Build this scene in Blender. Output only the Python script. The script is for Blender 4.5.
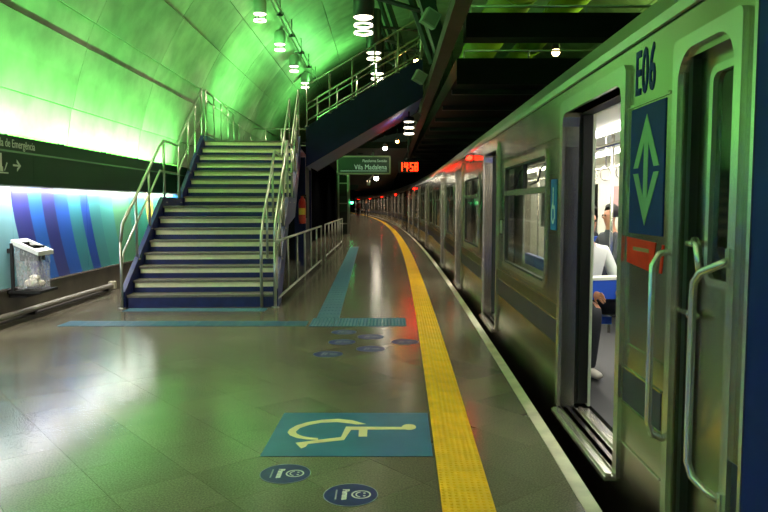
import bpy, bmesh, math, random
from mathutils import Vector, Matrix

random.seed(7)
for o in list(bpy.data.objects):
    bpy.data.objects.remove(o)
S = bpy.context.scene
COL = S.collection
PI = math.pi

# ------------------------------------------------------------------ camera
EYE = 1.35
FPX = 700.0
PITCH = math.atan(52.0 / FPX)
cam_d = bpy.data.cameras.new('camera')
cam = bpy.data.objects.new('camera', cam_d)
COL.objects.link(cam)
cam.location = (0, 0, EYE)
cam.rotation_euler = (PI / 2 - PITCH, 0, 0)
cam_d.sensor_width = 36.0
cam_d.sensor_fit = 'HORIZONTAL'
cam_d.lens = 36.0 * FPX / 768.0
cam_d.clip_start = 0.05
cam_d.clip_end = 400
S.camera = cam

# ------------------------------------------------------------------ world, view
W = bpy.data.worlds.new('world')
S.world = W
W.use_nodes = True
W.node_tree.nodes['Background'].inputs[0].default_value = (0.5, 0.75, 0.45, 1)
W.node_tree.nodes['Background'].inputs[1].default_value = 0.012
S.view_settings.view_transform = 'Standard'
S.view_settings.look = 'None'
S.view_settings.gamma = 1.0
S.view_settings.exposure = 0.32
S.view_settings.use_curve_mapping = False


def area(name, loc, direction, sx, sy, power, color, spread=PI):
    d = bpy.data.lights.new(name, 'AREA')
    d.shape = 'RECTANGLE'
    d.size, d.size_y = sx, sy
    d.energy = power
    d.color = color
    d.spread = spread
    o = bpy.data.objects.new(name, d)
    COL.objects.link(o)
    o.location = loc
    o.rotation_euler = Vector(direction).to_track_quat('-Z', 'Y').to_euler()
    return o


def spot(name, loc, direction, power, color, angle=1.9, blend=0.6, radius=0.12):
    d = bpy.data.lights.new(name, 'SPOT')
    d.energy = power
    d.color = color
    d.spot_size = angle
    d.spot_blend = blend
    d.shadow_soft_size = radius
    o = bpy.data.objects.new(name, d)
    COL.objects.link(o)
    o.location = loc
    o.rotation_euler = Vector(direction).to_track_quat('-Z', 'Y').to_euler()
    return o


GREEN = (0.22, 1.0, 0.21)
TUBE_Y = [-9.36 + 1.36 * i for i in range(18)]          # tubes on the sign band
for y in TUBE_Y:
    a = area('cove_light', (-4.10, y, 2.14), (-0.32, 0, 1), 0.05, 1.2, 50, GREEN)
    a.rotation_euler = (0, math.radians(180 - 14), 0)
for y in TUBE_Y:
    a = area('mural_light', (-4.10, y, 1.535), (0, 0, -1), 0.06, 1.2, 15, (1.0, 0.95, 0.90))
    a.rotation_euler = (0, math.radians(12), 0)
LAMP_Y = [-13.0, -10.2, -7.4, -4.6, -1.8, 1.0, 3.8, 6.6, 9.4, 12.2, 15.0, 17.8, 20.6, 23.4]
for y in LAMP_Y:
    spot('downlight', (-2.6, y, 5.2), (0, 0, -1), 150, (1.0, 0.82, 0.62))
# added green fill lights that brighten the vault, without fixtures
area('vault_fill', (-1.2, 24.0, 4.9), (-0.8, -0.35, 0.7), 0.5, 0.5, 110, GREEN)
area('vault_fill', (-2.9, 17.5, 2.75), (0.0, 0.35, 1), 0.6, 3.0, 230, GREEN)
area('vault_fill', (6.3, 15.0, 4.2), (-0.35, 0, 1), 0.5, 3.0, 330, (0.55, 1.0, 0.2))
FAR_Y = [27.0 + 7.5 * i for i in range(9)]        # added lamps brightening the far platform from its low ceiling
for y in FAR_Y:
    spot('far_fill_light', (-0.9 - (y - 27) ** 2 / 1319.0, y, 3.24), (0, 0, -1), 260, (1.0, 0.82, 0.56), 2.3, 0.5, 0.08)

# ------------------------------------------------------------------ helpers


def lin(h):
    v = [int(h[i:i + 2], 16) / 255.0 for i in (0, 2, 4)]
    return tuple((c / 12.92 if c <= 0.04045 else ((c + 0.055) / 1.055) ** 2.4) for c in v) + (1.0,)


MATS = {}


def mat(name, color, rough=0.5, metal=0.0, emit=0.0, ecol=None, noise=0.0, nscale=20.0,
        bump=0.0, bscale=60.0, rand=0.0, spec=0.5, rvar=0.0):
    if name in MATS:
        return MATS[name]
    m = bpy.data.materials.new(name)
    m.use_nodes = True
    nt = m.node_tree
    b = nt.nodes['Principled BSDF']
    c = lin(color) if isinstance(color, str) else tuple(color) + (1.0,)
    b.inputs['Base Color'].default_value = c
    b.inputs['Roughness'].default_value = rough
    b.inputs['Metallic'].default_value = metal
    b.inputs['Specular IOR Level'].default_value = spec
    if emit:
        e = lin(ecol) if isinstance(ecol, str) else (tuple(ecol) + (1.0,) if ecol else c)
        b.inputs['Emission Color'].default_value = e
        b.inputs['Emission Strength'].default_value = emit
    tc = nt.nodes.new('ShaderNodeTexCoord')
    if noise or rand or rvar:
        n = nt.nodes.new('ShaderNodeTexNoise')
        n.inputs['Scale'].default_value = nscale
        n.inputs['Detail'].default_value = 6
        nt.links.new(tc.outputs['Object'], n.inputs['Vector'])
        mr = nt.nodes.new('ShaderNodeMapRange')
        mr.inputs['From Min'].default_value = 0.3
        mr.inputs['From Max'].default_value = 0.7
        mr.inputs['To Min'].default_value = 1 - noise
        mr.inputs['To Max'].default_value = 1 + noise
        nt.links.new(n.outputs['Fac'], mr.inputs['Value'])
        val = mr.outputs['Result']
        if rand:
            oi = nt.nodes.new('ShaderNodeObjectInfo')
            m2 = nt.nodes.new('ShaderNodeMapRange')
            m2.inputs['To Min'].default_value = 1 - rand
            m2.inputs['To Max'].default_value = 1 + rand
            nt.links.new(oi.outputs['Random'], m2.inputs['Value'])
            mu = nt.nodes.new('ShaderNodeMath')
            mu.operation = 'MULTIPLY'
            nt.links.new(val, mu.inputs[0])
            nt.links.new(m2.outputs['Result'], mu.inputs[1])
            val = mu.outputs[0]
        vm = nt.nodes.new('ShaderNodeVectorMath')
        vm.operation = 'SCALE'
        vm.inputs[0].default_value = c[:3]
        nt.links.new(val, vm.inputs['Scale'])
        nt.links.new(vm.outputs['Vector'], b.inputs['Base Color'])
        if rvar:
            m3 = nt.nodes.new('ShaderNodeMapRange')
            m3.inputs['From Min'].default_value = 0.3
            m3.inputs['From Max'].default_value = 0.7
            m3.inputs['To Min'].default_value = max(0.02, rough - rvar)
            m3.inputs['To Max'].default_value = rough + rvar
            nt.links.new(n.outputs['Fac'], m3.inputs['Value'])
            nt.links.new(m3.outputs['Result'], b.inputs['Roughness'])
    if bump:
        n2 = nt.nodes.new('ShaderNodeTexNoise')
        n2.inputs['Scale'].default_value = bscale
        nt.links.new(tc.outputs['Object'], n2.inputs['Vector'])
        bp = nt.nodes.new('ShaderNodeBump')
        bp.inputs['Strength'].default_value = bump
        bp.inputs['Distance'].default_value = 0.01
        nt.links.new(n2.outputs['Fac'], bp.inputs['Height'])
        nt.links.new(bp.outputs['Normal'], b.inputs['Normal'])
    MATS[name] = m
    return m


def granite(name, color, rough):
    """speckled polished stone, speckle in world metres"""
    m = bpy.data.materials.new(name)
    m.use_nodes = True
    nt = m.node_tree
    b = nt.nodes['Principled BSDF']
    g = nt.nodes.new('ShaderNodeNewGeometry')
    v = nt.nodes.new('ShaderNodeTexNoise')
    v.inputs['Scale'].default_value = 110
    v.inputs['Detail'].default_value = 3
    n = nt.nodes.new('ShaderNodeTexNoise')
    n.inputs['Scale'].default_value = 1.1
    n.inputs['Detail'].default_value = 7
    nt.links.new(g.outputs['Position'], v.inputs['Vector'])
    nt.links.new(g.outputs['Position'], n.inputs['Vector'])
    a = nt.nodes.new('ShaderNodeMapRange')
    a.inputs['From Min'].default_value = 0.35
    a.inputs['From Max'].default_value = 0.7
    a.inputs['To Min'].default_value = 0.72
    a.inputs['To Max'].default_value = 1.34
    nt.links.new(v.outputs['Fac'], a.inputs['Value'])
    w = nt.nodes.new('ShaderNodeMapRange')
    w.inputs['From Min'].default_value = 0.3
    w.inputs['From Max'].default_value = 0.7
    w.inputs['To Min'].default_value = 0.85
    w.inputs['To Max'].default_value = 1.15
    nt.links.new(n.outputs['Fac'], w.inputs['Value'])
    oi = nt.nodes.new('ShaderNodeObjectInfo')
    r = nt.nodes.new('ShaderNodeMapRange')
    r.inputs['To Min'].default_value = 0.88
    r.inputs['To Max'].default_value = 1.12
    nt.links.new(oi.outputs['Random'], r.inputs['Value'])
    m1 = nt.nodes.new('ShaderNodeMath'); m1.operation = 'MULTIPLY'
    m2 = nt.nodes.new('ShaderNodeMath'); m2.operation = 'MULTIPLY'
    nt.links.new(a.outputs[0], m1.inputs[0]); nt.links.new(w.outputs[0], m1.inputs[1])
    nt.links.new(m1.outputs[0], m2.inputs[0]); nt.links.new(r.outputs[0], m2.inputs[1])
    vm = nt.nodes.new('ShaderNodeVectorMath'); vm.operation = 'SCALE'
    vm.inputs[0].default_value = lin(color)[:3]
    nt.links.new(m2.outputs[0], vm.inputs['Scale'])
    nt.links.new(vm.outputs['Vector'], b.inputs['Base Color'])
    rr = nt.nodes.new('ShaderNodeMapRange')
    rr.inputs['From Min'].default_value = 0.3
    rr.inputs['From Max'].default_value = 0.7
    rr.inputs['To Min'].default_value = rough - 0.02
    rr.inputs['To Max'].default_value = rough + 0.02
    nt.links.new(n.outputs['Fac'], rr.inputs['Value'])
    nt.links.new(rr.outputs[0], b.inputs['Roughness'])
    MATS[name] = m
    return m


M_FLOOR = granite('floor_granite', '686354', 0.19)
M_JOINT = mat('joint', '4a463c', 0.45)
M_EDGE = mat('edge_stone', 'c9c4ac', 0.5, noise=0.2, nscale=6)
M_YEL = mat('tactile_yellow', 'ecb814', 0.45, noise=0.15, nscale=8, rand=0.06)
M_BLUE_T = mat('tactile_blue', '3a6a80', 0.45, noise=0.15, nscale=8, rand=0.08)
M_TEAL = mat('floor_teal', '2f6a90', 0.3, noise=0.12, nscale=5)
M_CREAM = mat('cream_paint', 'e4dca0', 0.4)
M_NAVY = mat('navy_sticker', '20286a', 0.35, noise=0.2, nscale=30)
M_WHITE = mat('white_print', 'd6d8d2', 0.45)
M_STEEL = mat('train_steel', (0.43, 0.385, 0.31), 0.22, metal=1.0, noise=0.08, nscale=3, rvar=0.03)
M_STEELB = mat('bright_steel', (0.68, 0.63, 0.57), 0.27, metal=0.88, noise=0.06, nscale=5)
M_ROOF = mat('train_roof', (0.60, 0.60, 0.55), 0.3, metal=0.9)
M_TBLUE = mat('train_blue', '16226c', 0.55, spec=0.12, noise=0.1, nscale=8)
M_STRIPE = mat('train_stripe', '2c2f4c', 0.4, metal=0.3, noise=0.2, nscale=6)
M_BROWNREFL = mat('painted_reflection', '5a4a38', 0.4, metal=0.4, noise=0.3, nscale=5)
M_BLACK = mat('black_rubber', '0b0b0b', 0.6)
M_DARK = mat('dark_metal', '16171a', 0.5, noise=0.2, nscale=8)
M_RAIL = mat('handrail_steel', (0.46, 0.46, 0.40), 0.3, metal=0.95)
M_SBLUE = mat('stair_blue', '16225e', 0.42, noise=0.25, nscale=9)
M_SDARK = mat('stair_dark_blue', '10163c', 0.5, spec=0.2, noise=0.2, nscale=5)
M_TREAD = mat('tread_stone', '6f6a60', 0.5, noise=0.2, nscale=40)
M_BAND = mat('riser_cream', 'efecc4', 0.5, noise=0.06, nscale=20)
M_SIGN = mat('sign_green', '0b3320', 0.4)
M_SIGNT = mat('sign_lettering', 'c9d6c4', 0.5)
M_SIGNL = mat('sign_line', '6f9a76', 0.5)
M_CONC = mat('vault_concrete', '9aa090', 0.45, noise=0.26, nscale=2.2, bump=0.4, bscale=7, rand=0.2)
M_BASEW = mat('wall_stone', '5a5346', 0.5, noise=0.35, nscale=3)
M_PIPEG = mat('duct_yellow_green', '8a9634', 0.5, noise=0.1, nscale=3)
M_BEAMR = mat('beam_rust', '3c2a26', 0.7, noise=0.25, nscale=6)
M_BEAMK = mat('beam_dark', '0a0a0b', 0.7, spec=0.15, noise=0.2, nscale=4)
M_LAMP = mat('lamp_glow', 'fff6e2', 0.5, emit=4, ecol='fff2d8')
M_LAMPB = mat('lamp_body', '0e141a', 0.45)
M_LAMPG = mat('lamp_body_pale', '9aa89c', 0.4)
M_TUBE = mat('tube_glow', 'ffffff', 0.5, emit=6, ecol='e8f4ff')
M_TUBEG = mat('tube_glow_green', 'c8ffb8', 0.5, emit=6, ecol='70ff50')
M_RED = mat('red_lamp', 'ff2020', 0.4, emit=30, ecol='ff1408')
M_LED = mat('led_red', 'ff3010', 0.4, emit=10, ecol='ff2408')
M_REDST = mat('red_sticker', 'd82a18', 0.5, spec=0.15, noise=0.12, nscale=12)
M_INT = mat('interior_panel', 'd8d8c8', 0.5)
M_INTF = mat('interior_floor', '0d0d10', 0.6, noise=0.2, nscale=40)
M_INTL = mat('interior_light', 'ffffff', 0.5, emit=20, ecol='fffbee')
M_SEAT = mat('seat_blue', '1f4fc0', 0.45)
M_SKIN = mat('skin', 'b07a5c', 0.5)
M_HAIR = mat('hair_dark', '17110e', 0.6, noise=0.3, nscale=60)


def glass(name, color, alpha_mix, rough=0.08):
    m = bpy.data.materials.new(name)
    m.use_nodes = True
    nt = m.node_tree
    nt.nodes.clear()
    out = nt.nodes.new('ShaderNodeOutputMaterial')
    t = nt.nodes.new('ShaderNodeBsdfTransparent')
    t.inputs[0].default_value = color
    g = nt.nodes.new('ShaderNodeBsdfGlossy')
    g.inputs['Roughness'].default_value = rough
    mx = nt.nodes.new('ShaderNodeMixShader')
    lw = nt.nodes.new('ShaderNodeLayerWeight')
    lw.inputs['Blend'].default_value = 0.5
    fr = nt.nodes.new('ShaderNodeMath')
    fr.operation = 'POWER'
    fr.inputs[1].default_value = 5.0
    nt.links.new(lw.outputs['Facing'], fr.inputs[0])
    ad = nt.nodes.new('ShaderNodeMath')
    ad.inputs[1].default_value = alpha_mix
    nt.links.new(fr.outputs[0], ad.inputs[0])
    nt.links.new(ad.outputs[0], mx.inputs[0])
    nt.links.new(t.outputs[0], mx.inputs[1])
    nt.links.new(g.outputs[0], mx.inputs[2])
    nt.links.new(mx.outputs[0], out.inputs[0])
    MATS[name] = m
    return m


M_GLASS = glass('train_glass', (0.90, 0.92, 0.86, 1), 0.03)
M_GLASSD = glass('cab_glass', (0.10, 0.14, 0.12, 1), 0.05)


def plastic_bag():
    m = bpy.data.materials.new('clear_bag')
    m.use_nodes = True
    nt = m.node_tree
    b = nt.nodes['Principled BSDF']
    b.inputs['Base Color'].default_value = (0.85, 0.87, 0.9, 1)
    b.inputs['Roughness'].default_value = 0.25
    tr = nt.nodes.new('ShaderNodeBsdfTransparent')
    mx = nt.nodes.new('ShaderNodeMixShader')
    n = nt.nodes.new('ShaderNodeTexNoise')
    n.inputs['Scale'].default_value = 9
    mr = nt.nodes.new('ShaderNodeMapRange')
    mr.inputs['To Min'].default_value = 0.03
    mr.inputs['To Max'].default_value = 0.5
    nt.links.new(n.outputs['Fac'], mr.inputs['Value'])
    nt.links.new(mr.outputs[0], mx.inputs[0])
    nt.links.new(tr.outputs[0], mx.inputs[1])
    nt.links.new(b.outputs[0], mx.inputs[2])
    nt.links.new(mx.outputs[0], nt.nodes['Material Output'].inputs[0])
    return m


M_BAG = plastic_bag()


def obj(name, bm, m, parent=None, smooth=False, kind=None):
    me = bpy.data.meshes.new(name)
    bmesh.ops.recalc_face_normals(bm, faces=bm.faces)
    bm.to_mesh(me)
    bm.free()
    for mm in (m if isinstance(m, (list, tuple)) else [m]):
        me.materials.append(mm)
    if smooth:
        for p in me.polygons:
            p.use_smooth = True
    o = bpy.data.objects.new(name, me)
    COL.objects.link(o)
    if parent:
        o.parent = parent
    if kind:
        o['kind'] = kind
    return o


def tag(o, label, cat, group=None):
    o['label'] = label
    o['category'] = cat
    if group:
        o['group'] = group
    return o


def thing(name, label, cat, loc=(0, 0, 0), rotz=0.0, group=None):
    o = bpy.data.objects.new(name, None)
    o.empty_display_size = 0.1
    COL.objects.link(o)
    o.location = loc
    o.rotation_euler = (0, 0, rotz)
    return tag(o, label, cat, group)


def dup(root, loc, rotz=None, label=None):
    r = root.copy()
    COL.objects.link(r)
    r.location = loc
    if rotz is not None:
        r.rotation_euler = (0, 0, rotz)
    if label:
        r['label'] = label
    for ch in list(root.children):
        c = ch.copy(); COL.objects.link(c); c.parent = r
        for g in list(ch.children):
            d = g.copy(); COL.objects.link(d); d.parent = c
    return r


def NB():
    return bmesh.new()


def box(bm, x0, x1, y0, y1, z0, z1, M=None):
    vs = [bm.verts.new(((x1 if i & 1 else x0), (y1 if i & 2 else y0), (z1 if i & 4 else z0))) for i in range(8)]
    for f in ((0, 1, 3, 2), (4, 5, 7, 6), (0, 1, 5, 4), (2, 3, 7, 6), (0, 2, 6, 4), (1, 3, 7, 5)):
        bm.faces.new([vs[i] for i in f])
    if M is not None:
        for v in vs:
            v.co = M @ v.co
    return vs


def prism(bm, pts, off):
    """pts: list of 3D points (planar polygon); off: extrusion vector"""
    off = Vector(off)
    a = [bm.verts.new(Vector(p)) for p in pts]
    b = [bm.verts.new(Vector(p) + off) for p in pts]
    n = len(pts)
    bm.faces.new(a)
    bm.faces.new(b[::-1])
    for i in range(n):
        bm.faces.new([a[i], a[(i + 1) % n], b[(i + 1) % n], b[i]])


def tube(bm, pts, r, seg=8, closed=False, caps=True):
    pts = [Vector(p) for p in pts]
    n = len(pts)
    rings = []
    prev = None
    for i in range(n):
        if closed:
            d = (pts[(i + 1) % n] - pts[i - 1]).normalized()
        elif i == 0:
            d = (pts[1] - pts[0]).normalized()
        elif i == n - 1:
            d = (pts[-1] - pts[-2]).normalized()
        else:
            d = ((pts[i + 1] - pts[i]).normalized() + (pts[i] - pts[i - 1]).normalized()).normalized()
        if prev is None:
            up = Vector((0, 0, 1)) if abs(d.z) < 0.9 else Vector((1, 0, 0))
            a = d.cross(up).normalized()
        else:
            a = (prev - d * prev.dot(d)).normalized()
        prev = a
        b = d.cross(a)
        rings.append([bm.verts.new(pts[i] + (a * math.cos(2 * PI * k / seg) + b * math.sin(2 * PI * k / seg)) * r)
                      for k in range(seg)])
    m = n if closed else n - 1
    for i in range(m):
        A, B = rings[i], rings[(i + 1) % n]
        for k in range(seg):
            bm.faces.new([A[k], A[(k + 1) % seg], B[(k + 1) % seg], B[k]])
    if caps and not closed:
        bm.faces.new(rings[0][::-1])
        bm.faces.new(rings[-1])


def lathe(bm, prof, seg=20, c=(0, 0, 0)):
    """prof: list of (r, z)"""
    rings = []
    for r, z in prof:
        if r < 1e-5:
            rings.append([bm.verts.new((c[0], c[1], c[2] + z))])
        else:
            rings.append([bm.verts.new((c[0] + r * math.cos(2 * PI * k / seg), c[1] + r * math.sin(2 * PI * k / seg), c[2] + z))
                          for k in range(seg)])
    for A, B in zip(rings, rings[1:]):
        for k in range(seg):
            k2 = (k + 1) % seg
            if len(A) == 1 and len(B) == 1:
                continue
            if len(A) == 1:
                bm.faces.new([A[0], B[k], B[k2]])
            elif len(B) == 1:
                bm.faces.new([A[k], A[k2], B[0]])
            else:
                bm.faces.new([A[k], A[k2], B[k2], B[k]])


def text_obj(name, body, size, m, loc, rot, parent=None, align='LEFT', ext=0.0015, sx=1.0, bold=0.0, space=1.0):
    c = bpy.data.curves.new(name, 'FONT')
    c.body = body
    c.size = size
    c.align_x = align
    c.extrude = ext
    c.offset = bold
    c.resolution_u = 3
    c.space_character = space
    t = bpy.data.objects.new(name + '_tmp', c)
    COL.objects.link(t)
    dg = bpy.context.evaluated_depsgraph_get()
    me = bpy.data.meshes.new_from_object(t.evaluated_get(dg))
    bpy.data.objects.remove(t)
    me.materials.clear()
    me.materials.append(m)
    o = bpy.data.objects.new(name, me)
    COL.objects.link(o)
    o.location = loc
    o.rotation_euler = rot
    o.scale = (sx, 1, 1)
    if parent:
        o.parent = parent
    return o


def struct(o):
    o['kind'] = 'structure'
    return o


# ------------------------------------------------------------------ platform curve
SLOPE, CURV = 0.0324, 0.0015165


def off_x(x0, y):
    return x0 + SLOPE * y - CURV * y * y / 2.0


def head(y):
    return SLOPE - CURV * y


WALL_X = -4.25
YEL_C, YEL_H = 0.286, 0.118          # tactile strip centre and half width
EDGE_C, EDGE_H = 0.835, 0.036        # white edge line
PLAT_Y0, PLAT_Y1 = -18.0, 112.0


def ribbon(bm, xa, xb, y0, y1, z0, z1, step=1.0):
    n = max(1, int((y1 - y0) / step))
    rows = []
    for i in range(n + 1):
        y = y0 + (y1 - y0) * i / n
        l, r = off_x(xa, y), off_x(xb, y)
        rows.append([bm.verts.new(p) for p in ((l, y, z0), (r, y, z0), (r, y, z1), (l, y, z1))])
    for A, B in zip(rows, rows[1:]):
        for k in range(4):
            bm.faces.new([A[k], A[(k + 1) % 4], B[(k + 1) % 4], B[k]])
    bm.faces.new(rows[0]); bm.faces.new(rows[-1][::-1])


# floor slab (joint colour shows between the tiles) --------------------------------
def floor_slab():
    bm = NB()
    n = 130
    rows = []
    for i in range(n + 1):
        y = PLAT_Y0 + (PLAT_Y1 - PLAT_Y0) * i / n
        r = off_x(EDGE_C - EDGE_H, y)
        rows.append([bm.verts.new(p) for p in ((-9.5, y, -0.5), (r, y, -0.5), (r, y, -0.012), (-9.5, y, -0.012))])
    for A, B in zip(rows, rows[1:]):
        for k in range(4):
            bm.faces.new([A[k], A[(k + 1) % 4], B[(k + 1) % 4], B[k]])
    return struct(obj('floor', bm, M_JOINT))


FLOOR = floor_slab()

# tiles: 0.41 m squares laid on the diagonal, clipped to the platform
TS, TA = 0.41, math.radians(39.5)
TC = Vector((math.cos(TA), math.sin(TA)))
TN = Vector((-math.sin(TA), math.cos(TA)))
T_OFF = (0.20, -0.03)


def clip(poly, n, d):
    """keep n.p <= d"""
    out = []
    for i in range(len(poly)):
        a, b = poly[i], poly[(i + 1) % len(poly)]
        da, db = n.dot(a) - d, n.dot(b) - d
        if da <= 0:
            out.append(a)
        if (da < 0 < db) or (db < 0 < da):
            out.append(a + (b - a) * (da / (da - db)))
    return out


def parea(p):
    return abs(sum(p[i].x * p[(i + 1) % len(p)].y - p[(i + 1) % len(p)].x * p[i].y for i in range(len(p)))) / 2 if len(p) > 2 else 0


def curve_plane(x0, y):
    n = Vector((1, -head(y))).normalized()
    return n, n.dot(Vector((off_x(x0, y), y)))


Y_TILE = 34.0
pieces = []
for i in range(-40, 110):
    for j in range(-40, 110):
        o = TC * (i * TS + T_OFF[0]) + TN * (j * TS + T_OFF[1])
        c = o + (TC + TN) * TS / 2
        if not (0.6 < c.y < Y_TILE and -4.6 < c.x < 1.9):
            continue
        g = 0.0008
        sq = [o + TC * g + TN * g, o + TC * (TS - g) + TN * g, o + TC * (TS - g) + TN * (TS - g), o + TC * g + TN * (TS - g)]
        sq = clip(sq, Vector((-1, 0)), -WALL_X - 0.01)
        if parea(sq) < 0.003:
            continue
        full = len(sq) == 4 and parea(sq) > 0.99 * (TS - 2 * g) ** 2
        n1, d1 = curve_plane(YEL_C - YEL_H - 0.003, c.y)
        L = clip(sq, n1, d1)
        if parea(L) > 0.002:
            pieces.append((c, L, full and parea(L) > 0.99 * (TS - 2 * g) ** 2, o))
        n2, d2 = curve_plane(YEL_C + YEL_H + 0.003, c.y)
        R = clip(sq, -n2, -d2)
        n3, d3 = curve_plane(EDGE_C - EDGE_H - 0.003, c.y)
        R = clip(R, n3, d3) if len(R) > 2 else R
        if parea(R) > 0.002:
            pieces.append((c, R, False, o))


def in_view(c):
    return c.y > 2.6 and abs(c.x) < c.y * 0.62 + 0.3


def tile_poly(bm, poly, z0=-0.0115, z1=0.0):
    prism(bm, [(p.x, p.y, z0) for p in poly], (0, 0, z1 - z0))


pieces.sort(key=lambda t: (0 if in_view(t[0]) else 1, t[0].length))
shared_tile = None
rest = NB()
for k, (c, poly, full, o) in enumerate(pieces):
    if k < 300:
        if full:
            if shared_tile is None:
                bm = NB()
                g = 0.0008
                tile_poly(bm, [Vector((g, g)), Vector((TS - g, g)), Vector((TS - g, TS - g)), Vector((g, TS - g))])
                t = obj('tile', bm, M_FLOOR, FLOOR)
                shared_tile = t.data
            else:
                t = bpy.data.objects.new('tile', shared_tile)
                COL.objects.link(t); t.parent = FLOOR
            t.location = (o.x, o.y, 0)
            t.rotation_euler = (0, 0, TA)
        else:
            bm = NB()
            tile_poly(bm, poly)
            obj('tile', bm, M_FLOOR, FLOOR)
    else:
        tile_poly(rest, poly)
obj('tile_field', rest, M_FLOOR, FLOOR, kind='stuff')
bm = NB()
for (a, b) in ((None, YEL_C - YEL_H - 0.003), (YEL_C + YEL_H + 0.003, EDGE_C - EDGE_H - 0.003)):
    n = 78
    rows = []
    for i in range(n + 1):
        y = Y_TILE - 0.3 + (PLAT_Y1 - Y_TILE) * i / n
        l = -9.5 if a is None else off_x(a, y)
        rows.append((bm.verts.new((l, y, -0.001)), bm.verts.new((off_x(b, y), y, -0.001))))
    for A, B in zip(rows, rows[1:]):
        bm.faces.new([A[0], A[1], B[1], B[0]])
for (a, b) in ((None, YEL_C - YEL_H - 0.003), (YEL_C + YEL_H + 0.003, EDGE_C - EDGE_H - 0.003)):
    q = []
    for y in (PLAT_Y0, 0.45):
        q.append((bm.verts.new((WALL_X if a is None else off_x(a, y), y, -0.006)), bm.verts.new((off_x(b, y), y, -0.006))))
    bm.faces.new([q[0][0], q[0][1], q[1][1], q[1][0]])
obj('distant_paving', bm, M_FLOOR, FLOOR, kind='stuff')

bm = NB()
ribbon(bm, EDGE_C - EDGE_H, EDGE_C + EDGE_H, PLAT_Y0, PLAT_Y1, -0.12, 0.001)
struct(obj('trim_1', bm, M_EDGE))
bm = NB()
ribbon(bm, EDGE_C - EDGE_H, EDGE_C + EDGE_H - 0.015, PLAT_Y0, PLAT_Y1, -1.25, -0.121)
struct(obj('wall_platform_edge', bm, M_DARK))
bm = NB()
box(bm, -9.5, 13, PLAT_Y0 - 2, PLAT_Y1, -1.4, -1.25)
struct(obj('floor_trackbed', bm, mat('ballast', '1b1a18', 0.95, noise=0.4, nscale=12)))

# yellow tactile strip -------------------------------------------------------------
STRIP = thing('tactile_strip', 'long yellow tactile paving strip with raised dots running beside the platform edge', 'tactile paving')


def tactile_mesh(L, Wd, nx, ny, m, mode):
    bm = NB()
    box(bm, -Wd / 2, Wd / 2, 0, L, -0.011, 0.002)
    if mode == 'dots':
        for a in range(nx):
            for b in range(ny):
                cx, cy = -Wd / 2 + Wd * (a + .5) / nx, L * (b + .5) / ny
                r0, r1 = 0.011, 0.006
                v0 = [bm.verts.new((cx + r0 * math.cos(k * PI / 3), cy + r0 * math.sin(k * PI / 3), 0.002)) for k in range(6)]
                v1 = [bm.verts.new((cx + r1 * math.cos(k * PI / 3), cy + r1 * math.sin(k * PI / 3), 0.007)) for k in range(6)]
                bm.faces.new(v1)
                for k in range(6):
                    bm.faces.new([v0[k], v0[(k + 1) % 6], v1[(k + 1) % 6], v1[k]])
    elif mode == 'bars':
        for a in range(nx):
            cx = -Wd / 2 + Wd * (a + .5) / nx
            w = Wd / nx * 0.27
            box(bm, cx - w, cx + w, 0.01, L - 0.01, 0.002, 0.0065)
    me = bpy.data.meshes.new('tactile_tile')
    bmesh.ops.recalc_face_normals(bm, faces=bm.faces)
    bm.to_mesh(me); bm.free()
    me.materials.append(m)
    return me


TL = 0.25
me_dots = tactile_mesh(TL - 0.003, 2 * YEL_H, 8, 8, M_YEL, 'dots')
me_bars = tactile_mesh(TL - 0.003, 2 * YEL_H, 8, 1, M_YEL, 'bars')
me_flat = tactile_mesh(TL - 0.003, 2 * YEL_H, 1, 1, M_YEL, 'flat')
y = 2.2
for k in range(295):
    me = me_dots if y < 14 else (me_bars if y < 24 else me_flat)
    t = bpy.data.objects.new('tactile_tile', me)
    COL.objects.link(t); t.parent = STRIP
    t.location = (off_x(YEL_C, y), y, 0)
    t.rotation_euler = (0, 0, -math.atan(head(y)))
    y += TL * math.cos(head(y))
bm = NB()
ribbon(bm, YEL_C - YEL_H, YEL_C + YEL_H, y, PLAT_Y1 - 1, -0.011, 0.002)
obj('strip_end', bm, M_YEL, STRIP, kind='stuff')
bm = NB()
ribbon(bm, YEL_C - YEL_H, YEL_C + YEL_H, PLAT_Y0, 2.195, -0.011, 0.002)
obj('strip_end', bm, M_YEL, STRIP, kind='stuff')

# blue tactile guides -----------------------------------------------------------------
def guide(name, label, p0, p1, width, mode='bars', zz=0.0015):
    p0, p1 = Vector(p0), Vector(p1)
    d = p1 - p0
    L = d.length
    n = max(1, round(L / 0.26))
    t = thing(name, label, 'tactile paving', (p0.x, p0.y, zz), math.atan2(-d.x, d.y))
    me = tactile_mesh(L / n - 0.004, width, 6 if mode == 'bars' else 6, 6, M_BLUE_T, mode)
    for v in me.vertices:                       # laid on top of the stone
        v.co.z = max(v.co.z, 0.0)
    for k in range(n):
        o = bpy.data.objects.new('tactile_tile', me)
        COL.objects.link(o); o.parent = t
        o.location = (0, k * L / n, 0)
    return t


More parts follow.
